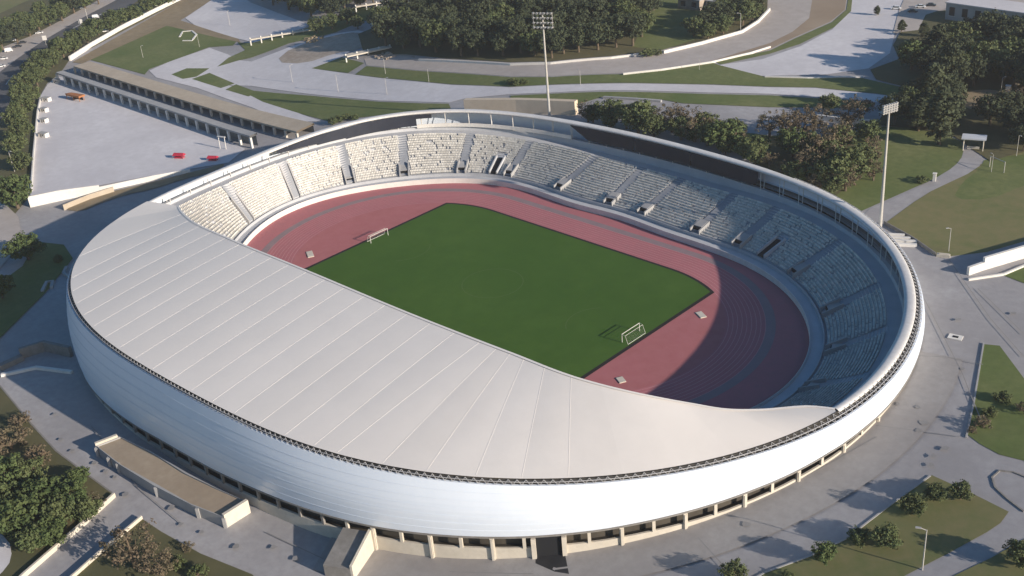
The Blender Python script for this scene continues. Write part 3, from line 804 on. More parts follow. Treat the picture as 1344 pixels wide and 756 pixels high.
# ------------------------------------------------------------------ walls
def wall(name, pp, h, th, m, label, cat='wall', sm=0, dz=-.4, group=None, hs=None):
    q = [P(*a) for a in pp]; pts = []; hh = []
    for i, (a, b) in enumerate(zip(q[:-1], q[1:])):
        n = max(1, int((b-a).length/3))
        for k in range(n): pts.append(a.lerp(b, k/n)); hh.append(h if hs is None else hs[i]+(hs[i+1]-hs[i])*k/n)
    pts.append(q[-1]); hh.append(h if hs is None else hs[-1])
    A, B, C_, D = [], [], [], []
    for k, p in enumerate(pts):
        t = pts[min(len(pts)-1, k+1)]-pts[max(0, k-1)]; t.z = 0; t.normalize(); n = Vector((-t.y, t.x, 0))*th/2
        z = g(p.x, p.y)
        A.append(Vector((p.x, p.y, z+dz))+n); B.append(Vector((p.x, p.y, z+hh[k]))+n); C_.append(Vector((p.x, p.y, z+hh[k]))-n); D.append(Vector((p.x, p.y, z+dz))-n)
    mb = MB().loft([A, B, C_, D]); mb.add([A[0],B[0],C_[0],D[0]], [(0,1,2,3)]); mb.add([A[-1],B[-1],C_[-1],D[-1]], [(3,2,1,0)])
    c = pts[0]; o = mb.build(name, M[m], loc=(c.x, c.y, g(c.x, c.y)))
    return tag(o, label, cat, group)
wall('boundary_wall', [(92,80),(120,62),(160,39),(205,16),(246,-4)], 2.6, .9, 'white', 'long straight white wall along the tan berm above the green lawn')
wall('parapet_wall', [(42,252),(45,205),(50,150),(54,131)], 1.6, .5, 'white', 'thin pale parapet on the road side of the lower plaza')
wall('retaining_wall', [(40,272),(80,263),(132,252)], 4.2, .8, 'white', 'tall white retaining wall under the near corner of the lower plaza', hs=[4.4,4.2,3.0])
wall('retaining_wall', [(132,252),(204,236),(250,226)], 2.4, .7, 'white', 'lower white retaining wall above the brown earth bank beside the stadium', hs=[2.2,2.0,1.4])
wall('bank_wall', [(84,276),(118,262),(150,252)], 2.2, .5, 'tan', 'short tan wall crossing the earth bank below the lower plaza')
wall('white_wall', [(1270,361),(1290,354)], 2.3, .8, 'white', 'low stepped end of the white wall beside the right-hand lawn')
wall('white_wall', [(1290,354),(1344,338),(1400,322)], 3.6, .8, 'white', 'tall white wall at the picture edge beside a small lawn', hs=[3.6,3.6,3.6])
wall('kerb', [(1271,368),(1318,361),(1344,350),(1390,338)], .55, .6, 'white', 'curving pale kerb below the white wall at the right', 'kerb')
wall('ramp_wall', [(151,652),(110,690),(33,757),(-10,798)], 1.2, .55, 'beige', 'pale wall on the bushy side of the ramp at the lower left')
wall('ramp_wall', [(187,682),(127,733),(100,757),(60,790)], 1.2, .45, 'beige', 'pale wall on the ramp side with the brown shrub at the lower left')
wall('kerb', [(0,507),(24,536),(40,556),(74,593),(116,625),(150,650)], .35, .4, 'dkgrey', 'thin dark kerb between left paving and shaggy slope', 'kerb')
wall('kerb', [(1291,451),(1278,530),(1268,575)], .3, .35, 'grey', 'grey kerb along the left side of the upper right lawn', 'kerb')
wall('kerb', [(1344,672),(1322,655),(1306,640),(1302,627),(1312,618),(1330,620),(1360,632)], .2, .35, 'dkgrey', 'thin looping kerb on the paving at the right picture edge', 'kerb')
wall('kerb', [(1221,625),(1165,666),(1110,708),(1067,729),(1004,752),(960,775)], .22, .35, 'grey', 'long grey kerb between plaza paving and the lawn with round bushes', 'kerb')
wall('kerb', [(88,352),(84,360),(92,366),(98,360)], .9, 1.0, 'grey', 'upper curled kerb in the shadow left of the stadium', 'kerb')
wall('kerb', [(56,384),(62,372),(70,371),(68,379)], .9, 1.0, 'grey', 'lower curled kerb in the shadow left of the stadium', 'kerb')
wall('kerb', [(2,494),(48,484),(95,490)], .8, 1.0, 'white', 'pale curved kerb meeting the lower left edge of the stadium', 'kerb')
wall('dark_wall', [(28,470),(60,460),(95,468)], 3.2, 1.2, 'dkgrey', 'dark weathered wall in the stadium shadow at the left')
wall('low_wall', [(0,486),(30,472)], 1.6, 2.0, 'dkgrey', 'short grey wall at the left picture edge near the stadium shadow')
wall('fence_line', [(1160,294),(1180,305),(1198,315),(1228,336)], 1.0, .25, 'dkgrey', 'thin dark fence between the dry lawn and the plaza', 'fence')
wall('road_wall', [(871,70.5),(921,58.5),(974,43.5),(995,30),(1010,14)], 1.4, .8, 'white', 'white parapet on the tree side of the curved road')
wall('road_wall', [(550,80),(600,82),(670,86),(723,84.5),(802,77.5),(850,71.5)], 1.0, .7, 'white', 'pale low parapet of the curved road in front of the dense grove')
wall('road_wall', [(818,98.5),(868,93),(934,83),(985,71),(1011,63)], .9, .6, 'white', 'thin white parapet between the curved road and the grass strip')
wall('paved_kerb', [(1004,101.5),(1060,103),(1133,101.5)], .5, .8, 'white', 'pale kerb along the near side of the upper right plaza', 'kerb')
wall('tan_wall', [(612,147),(680,147),(757,150)], 5.5, 2.5, 'warmtan', 'plain tan wall standing just behind the far stadium rim')
wall('low_wall', [(792,129),(830,131),(868,134)], .8, 1.2, 'grey', 'low grey wall on the grass behind the brown trees')
wall('white_barrier', [(1070,157),(1110,162),(1150,165)], 2.0, 1.0, 'white', 'weathered white barrier among the trees behind the stadium')
wall('kerb', [(236,49),(240,42),(252,41),(258,46),(252,54),(240,54)], .5, 1.0, 'white', 'round pale kerb of a planting bed on the upper left lawn', 'kerb')

# white steps beside the tall pole at the right
e = empty('steps', P(1180,313), 'white concrete steps at the foot of the tall floodlight mast', 'steps')
c = P(1180,313)
for k, (px, py, l) in enumerate(((1170,310,7),(1175,314,8),(1181,318,9),(1188,323,6))):
    q = P(px, py); MB().box((q.x-c.x, q.y-c.y, .35), (l, .9, .9), rad(28)).build('step', M['white'], e)

# ------------------------------------------------------------------ arcades of the old plaza, upper left
def arcade(name, a, b, n, depth, h, label, deck='tan', frame='beige', inward=1):
    A = P(*a); B = P(*b); d = (B-A); L_ = math.hypot(d.x, d.y); t = Vector((d.x, d.y, 0)).normalized(); nn = Vector((-t.y, t.x, 0))*inward
    e = empty(name, A, label, 'arcade', 'arcades above the lower plaza')
    def W(s, o, z): q = A+t*s+nn*o; return Vector((q.x-A.x, q.y-A.y, z+g(q.x, q.y)-A.z))
    ks = [L_*k/(n*2) for k in range(n*2+1)]
    MB().loft([[W(s, -.4, h) for s in ks], [W(s, -.4, h+.8) for s in ks], [W(s, depth, h+.8) for s in ks], [W(s, depth, h) for s in ks], [W(s, -.4, h) for s in ks]]).build('deck', M[deck], e)
    MB().loft([[W(s, depth-.6, -.3) for s in ks], [W(s, depth-.6, h-.02) for s in ks]]).build('back_wall', M['dkgrey'], e)
    for k in range(n+1):
        s = L_*k/n
        mb = MB(); c1 = [W(s-.5, -.75, -.4), W(s+.5, -.75, -.4), W(s+.5, .1, -.4), W(s-.5, .1, -.4)]
        mb.prism(c1, [Vector((v.x, v.y, v.z+h+.38)) for v in c1]); mb.build('column', M[frame], e)
    return e
arcade('upper_arcade', (100,96), (392,184), 24, 9, 3.2, 'far row of the double arcade with a wide tan deck over dark openings')
arcade('lower_arcade', (78,108), (332,194), 21, 3.2, 4.6, 'near row of the double arcade with pale frames facing the lower plaza', 'grey', 'white')
def colonnade(name, a, b, n, h, label, w=2.2):
    A = P(*a); B = P(*b); d = B-A; L_ = math.hypot(d.x, d.y); t = Vector((d.x, d.y, 0)).normalized()
    e = empty(name, A, label, 'colonnade', 'raised walkways near the grove'); rz = math.atan2(t.y, t.x)
    q = (B-A)/2
    MB().box((q.x, q.y, h+.3), (L_, w, .6), rz).build('beam', M['beige'], e)
    for k in range(n+1):
        q = (B-A)*(k/n); MB().box((q.x, q.y, 0), (.6, .6, h+1.6), rz, z0=-.3).build('post', M['white'], e)
colonnade('raised_walkway', (330,60), (438,31), 8, 3.2, 'long pale raised walkway on white posts by the upper left plaza')
colonnade('raised_walkway', (468,17), (508,5), 3, 3.2, 'short raised walkway piece on white posts at the top edge')
colonnade('raised_walkway', (455,82), (512,62), 4, 3.0, 'tan footbridge over the small lawn by the curved road', 4.5)

# ------------------------------------------------------------------ annex and stair block
def slabbuilding(name, pp, h, roofm, wallm, label, par=.9):
    q = [P(*a) for a in pp]; c = q[0].copy(); e = empty(name, c, label, 'building')
    z0 = min(p.z for p in q)-1; zt = max(p.z for p in q)+h
    R = [Vector((p.x-c.x, p.y-c.y, 0)) for p in q]; n = len(R); cen = sum(R, Vector())/n
    if sum(R[i].x*R[(i+1)%n].y-R[(i+1)%n].x*R[i].y for i in range(n)) < 0: R = R[::-1]
    top = lambda z: [Vector((v.x, v.y, z-c.z)) for v in R]
    mb = MB(); mb.loft([top(z0), top(zt+par)], closed=True, flip=False)
    ins = [v+(cen-v).normalized()*.7 for v in R]
    mb.loft([top(zt+par), [Vector((v.x, v.y, zt+par-c.z)) for v in ins], [Vector((v.x, v.y, zt-.2-c.z)) for v in ins]], closed=True)
    mb.build('wall', M[wallm], e)
    MB().add([Vector((v.x, v.y, zt-c.z)) for v in ins], [tuple(range(n))]).build('roof', M[roofm], e)
    return e, R, c, zt
ann = [(129,597),(160,585),(200,604),(250,634),(290,655),(328,672),(296,692),(255,676),(205,650),(160,622)]
e, R, c, zt = slabbuilding('annex_building', ann, 2.6, 'tanroof', 'grey', 'low curved annex with a plain tan roof beside the stadium at lower left', .35)
for px, py in ((130,599),(146,612),(158,620),(208,651),(262,679),(297,692)):
    q = P(px, py)-c; MB().box((q.x, q.y, 0), (.8, .8, 3.7), .6, z0=q.z-1).build('pier', M['grey'], e)
for a, b in (((296.5,692),(328,672)),((129,597),(158,585.5))):
    qa = P(*a)-c; qb = P(*b)-c; m_ = (qa+qb)/2; d = qb-qa
    MB().box((m_.x, m_.y, 0), (math.hypot(d.x, d.y), .8, 4.6), math.atan2(d.y, d.x), z0=m_.z-1).build('end_wall', M['beige'], e)
# stair block
q0, q1, q2, q3 = P(427,756), P(462,762), P(489,722), P(455,716)
c = q0.copy(); e = empty('stair_block', c, 'sloping grey concrete stair block at the foot of the facade', 'stair block')
hs = (3.0, 3.0, 5.0, 5.0); B_ = [Vector((q.x-c.x, q.y-c.y, -1.5)) for q in (q0,q1,q2,q3)]; T_ = [Vector((q.x-c.x, q.y-c.y, q.z-c.z+h)) for q, h in zip((q0,q1,q2,q3), hs)]
MB().prism(B_, T_).build('block', M['dkgrey'], e)
d = (T_[2]-T_[1]); off = Vector((d.y, -d.x, 0)).normalized()*.6
MB().prism([B_[1]+off*.05, B_[1]+off, B_[2]+off, B_[2]+off*.05], [T_[1]+off*.05+up1*.9, T_[1]+off+up1*.9, T_[2]+off+up1*.9, T_[2]+off*.05+up1*.9]).build('side_wall', M['beige'], e)

# ------------------------------------------------------------------ masts and lamp posts
def mast(px, py, h, wid, hd, label, az):
    p = P(px, py); e = empty('floodlight_mast', p, label, 'floodlight mast', 'floodlight masts', az)
    MB().tube((0,0,-.5), (0,0,h), .55, .26, 10).build('pole', M['pole'], e)
    f = MB()
    for k in range(4): f.box((0, .0, h-hd+hd*k/3), (wid, .18, .16))
    for sg in (-1, 0, 1): f.box((sg*wid*.45, .08, h-hd/2), (.16, .16, hd+.4))
    f.box((0, .9, h-hd-.3), (wid*.9, 1.4, .12)); f.build('head_frame', M['pole'], e)
    for r in range(4):
        for cc in range(6):
            x = -wid/2+wid*(cc+.5)/6; z = h-hd+hd*r/3
            MB().tube((x, -.15, z), (x, -.62, z-.18), .34, .42, 8).build('floodlight', M['lamp'], e)
p1 = P(721.6,156); k1 = mpp(p1)
mast(721.6, 158, 125*k1/.885, 28*k1, 18*k1, 'tall floodlight mast rising behind the tan wall at the top centre', rad(25))
p2 = P(1155,298); k2 = mpp(p2)
mast(1155, 299, 150*k2/.885, 24*k2, 9*k2, 'tall floodlight mast at the white steps beside the dry lawn', rad(70))
def lamp_mesh():
    e = empty('lamp_post', (0,0,0), 'lamp post', 'lamp post', 'lamp posts round the grounds')
    MB().tube((0,0,-.3), (0,0,7.5), .12, .08, 6).build('pole', M['pole'], e)
    MB().tube((0,0,7.4), (.9,0,7.7), .06, n=5).build('arm', M['pole'], e)
    MB().box((1.15,0,7.7), (.8,.3,.16)).build('lamp_head', M['lamp'], e)
    return e
LP0 = lamp_mesh()
for px, py, h, lab in ((1210.4,748,60,'tall lamp post on the lower lawn with round bushes'),(1245,330,30,'thin lamp post near the corner of the dry lawn'),(19.5,226,26,'lamp post beside the large tree at the left plaza corner'),
    (384,108,20,'lamp post on the pale road, first from the left of its line'),(444,120,20,'lamp post on the near edge of the pale road above the sloping lawn'),(508,124,20,'lamp post on the pale road above the far rim screens'),(506,97,18,'lamp post on the grass strip beside the footbridge'),(563,108,16,'lamp post on the grass strip left of the tan wall'),(762,112,18,'lamp post at the edge of the pale road right of the tall mast'),(834,46,14,'lamp post on the lawn by the grove edge'),(188,76,14,'lamp post on the upper left lawn'),(262,62,14,'lamp post near the round bed on the upper left lawn'),(302,34,18,'lamp post on the upper pale plaza'),(119,40,26,'lamp post on the main road between tree rows'),(972,42,22,'lamp post behind the parapet of the curved road'),(1313,126,22,'lamp post at the brown clearing in the dark wood'),(1301,226,22,'lamp post at the path by the green lawn'),(1334,205,26,'lamp post under dark trees at the right edge'),(918,92,14,'lamp post on grass below the curved road'),(1336,10,14,'lamp post before the long building at top right')):
    p = P(px, py); k = mpp(p); s = h*k/.88/7.6
    copy_tree(LP0, p, RND.uniform(0, 6.28), s, lab)
drop(LP0)

# ------------------------------------------------------------------ trees
def crown_mesh(seed, R, H, base, n, leaf, conic=0.0, gaps=.25, clump=26):
    r = random.Random(seed); nc = n//clump; mb = MB()
    for _ in range(nc):
        while True:
            u = Vector((r.uniform(-1,1), r.uniform(-1,1), r.uniform(-1,1)))
            if .35 < u.length <= 1: break
        if u.length < .55 and r.random() < .6: u = u.normalized()*.8
        f = (u.z+1)/2; wid = (1-conic*f)*(1+.22*math.sin(3.1*math.atan2(u.y, u.x)+seed)+.12*math.sin(5*u.z+seed*2))
        c = Vector((u.x*R*wid, u.y*R*wid, base+H*f)); cr = R*r.uniform(.13, .32)
        if r.random() < gaps*.4: continue
        for _ in range(clump):
            d = Vector((r.gauss(0,1), r.gauss(0,1), r.gauss(0,1))).normalized()*cr*r.uniform(.55, 1.05); d.z *= .75
            p = c+d; n_ = (d.normalized()+Vector((r.uniform(-.7,.7), r.uniform(-.7,.7), r.uniform(-.2,.9)))).normalized()
            x = n_.orthogonal().normalized(); y = n_.cross(x); a = r.uniform(0, 6.28); x, y = x*math.cos(a)+y*math.sin(a), y*math.cos(a)-x*math.sin(a)
            s = leaf*.62*r.uniform(.6, 1.3)
            mb.add([p-x*s-y*s*.2, p-y*s*.6, p+x*s+y*s*.1, p+y*s*.6], [(0,1,2,3)])
    return mb
def trunk_mesh(seed, R, H, base):
    r = random.Random(seed+50); mb = MB(); top = base+H*.6
    mb.tube((0,0,-.6), (0,0,base+H*.25), R*.085+.06, R*.06+.04, 7); mb.tube((0,0,base+H*.25), (r.uniform(-.2,.2)*R,0,top), R*.06+.04, .04, 6)
    for k in range(5):
        a = 2*pi*k/5+r.uniform(-.4,.4); z = base*.8+H*.15*r.random()+.2
        mb.tube((0,0,z), (R*.65*math.cos(a), R*.65*math.sin(a), z+H*.35*r.uniform(.6,1.1)), R*.035+.03, .03, 5)
    return mb
def proto_tree(name, seed, R, H, base, n, leaf, lm, **kw):
    e = empty(name, (0,0,0), 'tree', 'tree')
    trunk_mesh(seed, R, H, base).build('trunk', M['trunk'], e)
    crown_mesh(seed, R, H, base, int(n*2.2), leaf, **kw).build('crown', M[lm], e)
    e['R'] = R; e['H'] = H+base
    return e
PT = {
 'round': [proto_tree('round_tree', 1+k, 2.2, 3.4, .7, 1500, .30, 'leafA', gaps=.1) for k in range(3)],
 'fresh': [proto_tree('leafy_tree', 11+k, 2.6, 3.8, 1.0, 1500, .36, 'leafB', gaps=.3) for k in range(2)],
 'pine': [proto_tree('pine_tree', 21+k, 3.4, 5.2, 2.2, 1900, .42, 'leafC', gaps=.5) for k in range(5)],
 'olive': [proto_tree('olive_tree', 31+k, 3.0, 4.6, 1.3, 1700, .38, 'leafA', gaps=.5) for k in range(3)],
 'tall': [proto_tree('cypress_tree', 41+k, 2.6, 9.5, 1.0, 2000, .42, 'leafC', conic=.55, gaps=.4) for k in range(3)],
 'brown': [proto_tree('bare_brown_tree', 51+k, 2.6, 4.4, 1.0, 900, .26, 'leafD', gaps=1.0) for k in range(3)],
 'bush': [proto_tree('bush', 61+k, 1.6, 1.8, .15, 800, .24, 'leafA', gaps=.3) for k in range(2)],
 'brownbush': [proto_tree('brown_shrub', 71+k, 1.6, 1.9, .15, 650, .2, 'leafD', gaps=.8) for k in range(2)],
}
NT = [0]
def tree(kind, px, py, w, label, group=None, hk=1.0, cat=None):
    """px, py: foot of the tree; w: crown width in photo pixels"""
    p = P(px, py); k = mpp(p); pr = PT[kind][NT[0] % len(PT[kind])]; NT[0] += 1
    s = 1.1*w*k/2/(pr['R']*1.12); r = RND.uniform
    c = copy_tree(pr, p, r(0, 6.28), (s*r(.95,1.05), s*r(.95,1.05), s*hk*r(.92,1.08)), label, group)
    c['category'] = cat or ('bush' if 'bush' in kind else 'tree')
    if 'R' in c: del c['R']; del c['H']
    return c
# lower right lawn
for px, py, w, lab in ((1260,655,30,'rounded dark green bush at the top corner of the lower lawn'),(1226,657,28,'rounded bush on the lower lawn, second along the kerb from its top corner'),(1197,675,33,'broad rounded bush leaning over the kerb midway up the lower lawn'),(1162,716,38,'wide dark green bush on the lower lawn, set back from the kerb'),(1127,713,28,'round bush on the kerb beside the wider bush'),(963,762,34,'round bush cut off by the bottom edge of the picture'),(1338,742,40,'dark bush at the bottom right corner of the picture')):
    tree('round', px, py, w, lab, hk=.9)
tree('fresh', 1081, 738, 34, 'thin pale green young tree by the kerb of the lower lawn')
tree('bush', 1034, 758, 16, 'tiny bush near the kerb at the bottom edge')
tree('bush', 1316, 527, 24, 'dark bush on the upper right lawn', hk=.9)
tree('brownbush', 1290, 560, 26, 'straggly brown shrub on the left edge of the upper right lawn')
tree('bush', 1300, 545, 20, 'low green bush among the brown shrubs of the upper right lawn')
tree('brownbush', 1276, 568, 14, 'small brown shrub at the corner of the upper right lawn')
tree('brownbush', 1345, 540, 22, 'brown shrub at the right picture edge on the lawn')
# bottom left slope
for px, py, w, lab in ((14,645,58,'large leafy tree at the left picture edge on the slope'),(60,668,54,'bright leafy tree in the middle of the left slope'),(98,668,44,'leafy tree on the left slope nearest the paving'),(30,700,60,'large leafy tree low on the left slope'),(68,716,46,'leafy tree above the ramp wall on the left slope'),(104,640,34,'smaller leafy tree at the top of the left slope'),(-14,690,52,'leafy tree half outside the left picture edge')):
    tree('fresh', px, py, w, lab, hk=.95)
for px, py, w, lab in ((16,590,46,'bare brown shrub at the top of the left slope'),(50,608,40,'bare brown shrub beside the left paving'),(28,560,30,'thin brown shrub under the left kerb'),(122,664,30,'brown shrub by the end of the ramp wall')):
    tree('brownbush', px, py, w, lab)
tree('brown', 178, 745, 74, 'large brown-leaved tree overhanging the ramp at the lower left', hk=.85)
tree('brown', 214, 756, 50, 'smaller brown-leaved tree right of the large one by the ramp', hk=.8)
tree('brownbush', 246, 722, 18, 'small bare shrub with a pale stem beside the plaza edge')
tree('bush', 262, 757, 26, 'small green bush at the bottom edge near the ramp')
tree('bush', 235, 745, 24, 'green bush between the brown tree and the plaza edge')
for px, py, w, lab in ((40,640,46,'dark leafy tree behind the bright one on the left slope'),(82,690,44,'dark leafy tree at the heart of the left slope'),(8,672,50,'dark leafy tree at the left edge below the large one'),(118,682,34,'leafy tree beside the end of the ramp wall'),(48,722,40,'leafy tree at the bottom of the left slope above the ramp')):
    tree('round', px, py, w, lab, hk=1.0)
# left plaza edge
tree('fresh', 24, 274, 48, 'bright tree on the corner below the left parapet', hk=1.1)
tree('fresh', 38, 342, 42, 'yellow-green tree casting a dark shadow left of the stadium')
tree('fresh', 4, 392, 36, 'yellow-green tree cut by the left picture edge')
tree('round', 78, 345, 12, 'small tree in the shadow by the curled kerb')
rows = [(30,215,30),(24,196,30),(31,178,32),(25,160,30),(34,146,30),(28,128,28),(42,128,26),(36,112,28),(50,106,28),(44,94,26),(60,92,26),(56,80,26),(70,80,26),(84,68,28),(76,62,22),(98,62,24),(100,52,24),(116,50,24),(130,38,24),(146,34,22),(160,24,24),(178,20,24),(196,10,24),(210,4,24),(224,-2,22),(120,36,20),(146,22,20)]
for px, py, w in rows: tree(RND.choice(['olive','round','olive']), px, py+8, w, 'green tree in the row between the main road and the plaza', 'trees along the main road', .95)
rows = [(4,58,30),(24,50,28),(40,40,28),(52,32,26),(66,26,26),(82,20,26),(98,10,26),(112,4,26),(130,-2,24),(12,38,26),(30,28,24),(54,14,22),(78,6,22),(-8,70,28)]
for px, py, w in rows: tree(RND.choice(['pine','olive']), px, py+8, w, 'dark tree in the row on the far side of the main road', 'trees across the main road', .95)
# behind the far rim
for kind, px, py, w, lab in (('brown',772,160,30,'reddish brown tree nearest the tan wall'),('olive',800,164,38,'olive tree behind the rim, next to the reddish one'),('olive',838,176,48,'broad olive tree behind the dark screens'),('olive',858,182,34,'small olive tree hugging the rim'),('brown',883,172,36,'brown tree standing between two olive trees behind the rim'),('brown',912,186,40,'brown bushy tree behind the middle screen'),('fresh',950,196,46,'yellowing tree over the right end of the screens'),('olive',925,176,32,'small green tree behind the yellowing tree'),
    ('brown',1010,180,36,'brown tree at the edge of the shaded paving'),('brown',1036,184,38,'rusty brown tree near the weathered barrier'),('fresh',1040,206,40,'pale green tree close behind the rim at the right'),('brown',1075,215,48,'grey-brown leafless tree behind the rim'),('brown',1098,200,42,'pinkish brown tree left of the mast'),('olive',1112,240,52,'dark olive tree beside the path lawn'),('olive',1092,250,46,'dark olive tree nearest the rim left of the mast'),('brown',1060,238,40,'grey shrubby tree hugging the rim'),('round',1088,146,26,'round green tree at the edge of the grass strip'),('brown',1128,158,34,'brown bush beside the weathered barrier'),('olive',1130,225,40,'dark tree at the lawn edge left of the mast'),('round',995,205,30,'low green tree over the right rim'),('bush',1210,240,16,'small bush at the bend of the concrete path')):
    tree(kind, px, py, w, lab)
# right: dark wood
tree('fresh', 1196, 92, 44, 'lone round yellow-green tree at the plaza edge, top right')
tree('tall', 1151, 20, 11, 'slim dark cypress on the upper right plaza', hk=.62)
tree('tall', 1183, 42, 14, 'slim cypress by the road at the top right', hk=.62)
tree('tall', 1212, 48, 16, 'slim cypress at the edge of the dark wood', hk=.6)
for px, py, w, hk in ((1232,190,52,.75),(1220,150,48,.75),(1243,120,46,.75),(1248,165,40,.7),(1205,172,40,.6),(1228,90,40,.7)):
    tree('tall', px, py, w, 'tall dark conifer at the near edge of the wood', 'tall conifers of the right wood', hk)
def scatter(poly, dmin, n, kinds, wr, label, group, seed, hk=1.0):
    r = random.Random(seed); pts = []; x0 = min(p[0] for p in poly); x1 = max(p[0] for p in poly); y0 = min(p[1] for p in poly); y1 = max(p[1] for p in poly)
    tries = 0
    while len(pts) < n and tries < 20000:
        tries += 1; x = r.uniform(x0, x1); y = r.uniform(y0, y1)
        if not inside(x, y, poly): continue
        if any(((x-a)**2+(1.9*(y-b))**2) < dmin**2 for a, b in pts): continue
        pts.append((x, y))
    for x, y in pts: tree(r.choice(kinds), x, y, r.uniform(*wr), label, group, hk)
scatter([(1240,74),(1290,60),(1420,82),(1420,125),(1345,122),(1320,116),(1285,113),(1255,118)], 17, 34, ['pine','pine','olive'], (34,50), 'dark tree in the dense wood beyond the brown clearing', 'trees of the right wood', 2, 1.05)
scatter([(1222,112),(1226,88),(1250,90),(1245,125),(1250,160),(1235,175),(1205,172),(1170,165),(1215,130),(1222,118)], 17, 18, ['pine','pine','olive'], (32,46), 'dark tree in the wood along the grass strip', 'trees of the wood by the grass strip', 3)
scatter([(1290,160),(1320,150),(1420,140),(1420,190),(1350,202),(1310,196)], 20, 12, ['pine','olive','brown'], (34,50), 'dark tree in the grove below the brown clearing', 'trees below the clearing', 4)
scatter([(770,158),(800,160),(960,182),(985,205),(1060,240),(1100,258),(1090,262),(1040,240),(960,206),(880,184),(800,168)], 17, 22, ['brown','olive','brown','round'], (22,38), 'olive or brown tree in the belt close behind the far stadium rim', 'trees in the belt behind the rim', 21)
scatter([(1010,170),(1130,165),(1155,200),(1150,235),(1110,258),(1060,232),(1010,195)], 21, 16, ['brown','olive','brown','round'], (26,42), 'olive or brown tree in the thicket left of the right-hand mast', 'trees in the thicket by the mast', 22)
scatter([(496,66),(506,50),(540,38),(620,28),(700,16),(860,6),(852,30),(835,66),(800,72),(723,78),(670,79),(590,74),(545,66)], 19, 95, ['pine','pine','olive','pine'], (30,42), 'dark green tree in the dense grove behind the curved road', 'trees of the dense grove', 6, 1.05)
scatter([(505,48),(540,36),(620,26),(700,14),(860,4),(862,-8),(700,-4),(560,20),(500,38)], 20, 24, ['pine','olive'], (28,38), 'dark green tree at the back of the dense grove', 'trees of the dense grove', 16, 1.05)
scatter([(908,48),(935,38),(960,20),(975,8),(1004,4),(1002,14),(988,28),(968,40),(925,54)], 15, 17, ['pine','olive'], (24,34), 'dark tree in the clump inside the bend of the curved road', 'trees inside the road bend', 7)
scatter([(330,2),(400,-8),(480,-8),(500,6),(470,16),(440,26),(405,24),(380,14)], 15, 22, ['pine','olive'], (24,34), 'dark tree beside the raised walkway at the top', 'trees by the raised walkway', 8)
for px, py, w in ((416,44),(436,40),(452,34),(395,50),(374,60)) and ((416,44,22),(436,38,22),(456,32,22),(470,38,18)): tree('olive', px, py, w, 'small green tree between the walkway and the rubble', 'trees between walkway and rubble')
for px, py, w in ((444,160,14),(455,157,14),(466,157,12),(438,163,14)): tree('bush', px, py, w, 'low bush on the bank at the end of the sloping lawn', 'bushes at the end of the sloping lawn')
for px, py, w in ((672,110,14),(678,112,12),(688,110,12)): tree('bush', px, py, w, 'dark low bush on the grass strip below the grove', 'bushes on the grass strip')
for px, py, w in ((850,74,18),(862,72,14)): tree('bush', px, py, w, 'dark bush spilling over the parapet of the curved road', 'bushes on the road parapet')
for k in list(PT):
    for pr in PT[k]: drop(pr)

# ------------------------------------------------------------------ buildings and small structures
def house(name, a, b, depth, h, label, wallm, nwin, roofm='grey', cat='building', floors=1):
    A = P(*a); B = P(*b); d = B-A; L_ = math.hypot(d.x, d.y); t = Vector((d.x, d.y, 0)).normalized(); rz = math.atan2(t.y, t.x)
    e = empty(name, A, label, cat, None, rz)
    MB().box((L_/2, depth/2, 0), (L_, depth, h+1), 0, z0=-1).build('wall', M[wallm], e)
    MB().box((L_/2, depth/2, 0), (L_+.8, depth+.8, .45), 0, z0=h+.01).build('roof', M[roofm], e)
    for f in range(floors):
        for k in range(nwin):
            x = L_*(k+.5)/nwin; z = h*(f+.55)/floors
            w = MB().box((x, -.03, z), (L_/nwin*.42, .12, h/floors*.5)).build('window', M['glass'], e)
            MB().box((x, -.1, z-h/floors*.27), (L_/nwin*.5, .25, .12)).build('sill', M['white'], w)
    return e
house('long_building', (1240,26), (1400,50), 14, 7.5, 'long pale building with a row of dark windows at the top right corner', 'grey', 9, 'pale_paving' if 'pale_paving' in M else 'grey')
house('small_building', (890,11), (918,15), 8, 5, 'small pinkish building behind the lawn at the top', 'rubble', 2)
house('small_building', (925,12), (950,16), 8, 4, 'small shaded grey building beside the pinkish one at the top', 'grey', 2)
house('flat_building', (640,14), (700,10), 10, 4, 'low pale building behind the grove at the top', 'white', 4)
def rubble(px, py, rx, ry, n, label, seed, m='dkgrey'):
    r = random.Random(seed); c = P(px, py); k = mpp(c); mb = MB()
    for _ in range(n):
        a = r.uniform(0, 6.28); q = r.random()**.5; x = rx*k*q*math.cos(a); y = ry*k*q*math.sin(a); s = r.uniform(.5, 1.6)
        mb.box((x, y, s*.2+g(c.x+x, c.y+y)-c.z), (s*1.4, s, s*.7), r.uniform(0, 3))
    o = mb.build('rubble_heap', M[m], loc=None); o.location = c; tag(o, label, 'rubble', kind='stuff')
rubble(580, 4, 36, 30, 60, 'scattered stones and debris on bare ground behind the grove', 1, 'brownroad')
rubble(412, 52, 16, 14, 26, 'brown debris beside the raised walkway', 2, 'dirt')
rubble(506, 74, 18, 10, 30, 'broken slabs at the end of the tan footbridge', 3, 'rubble')
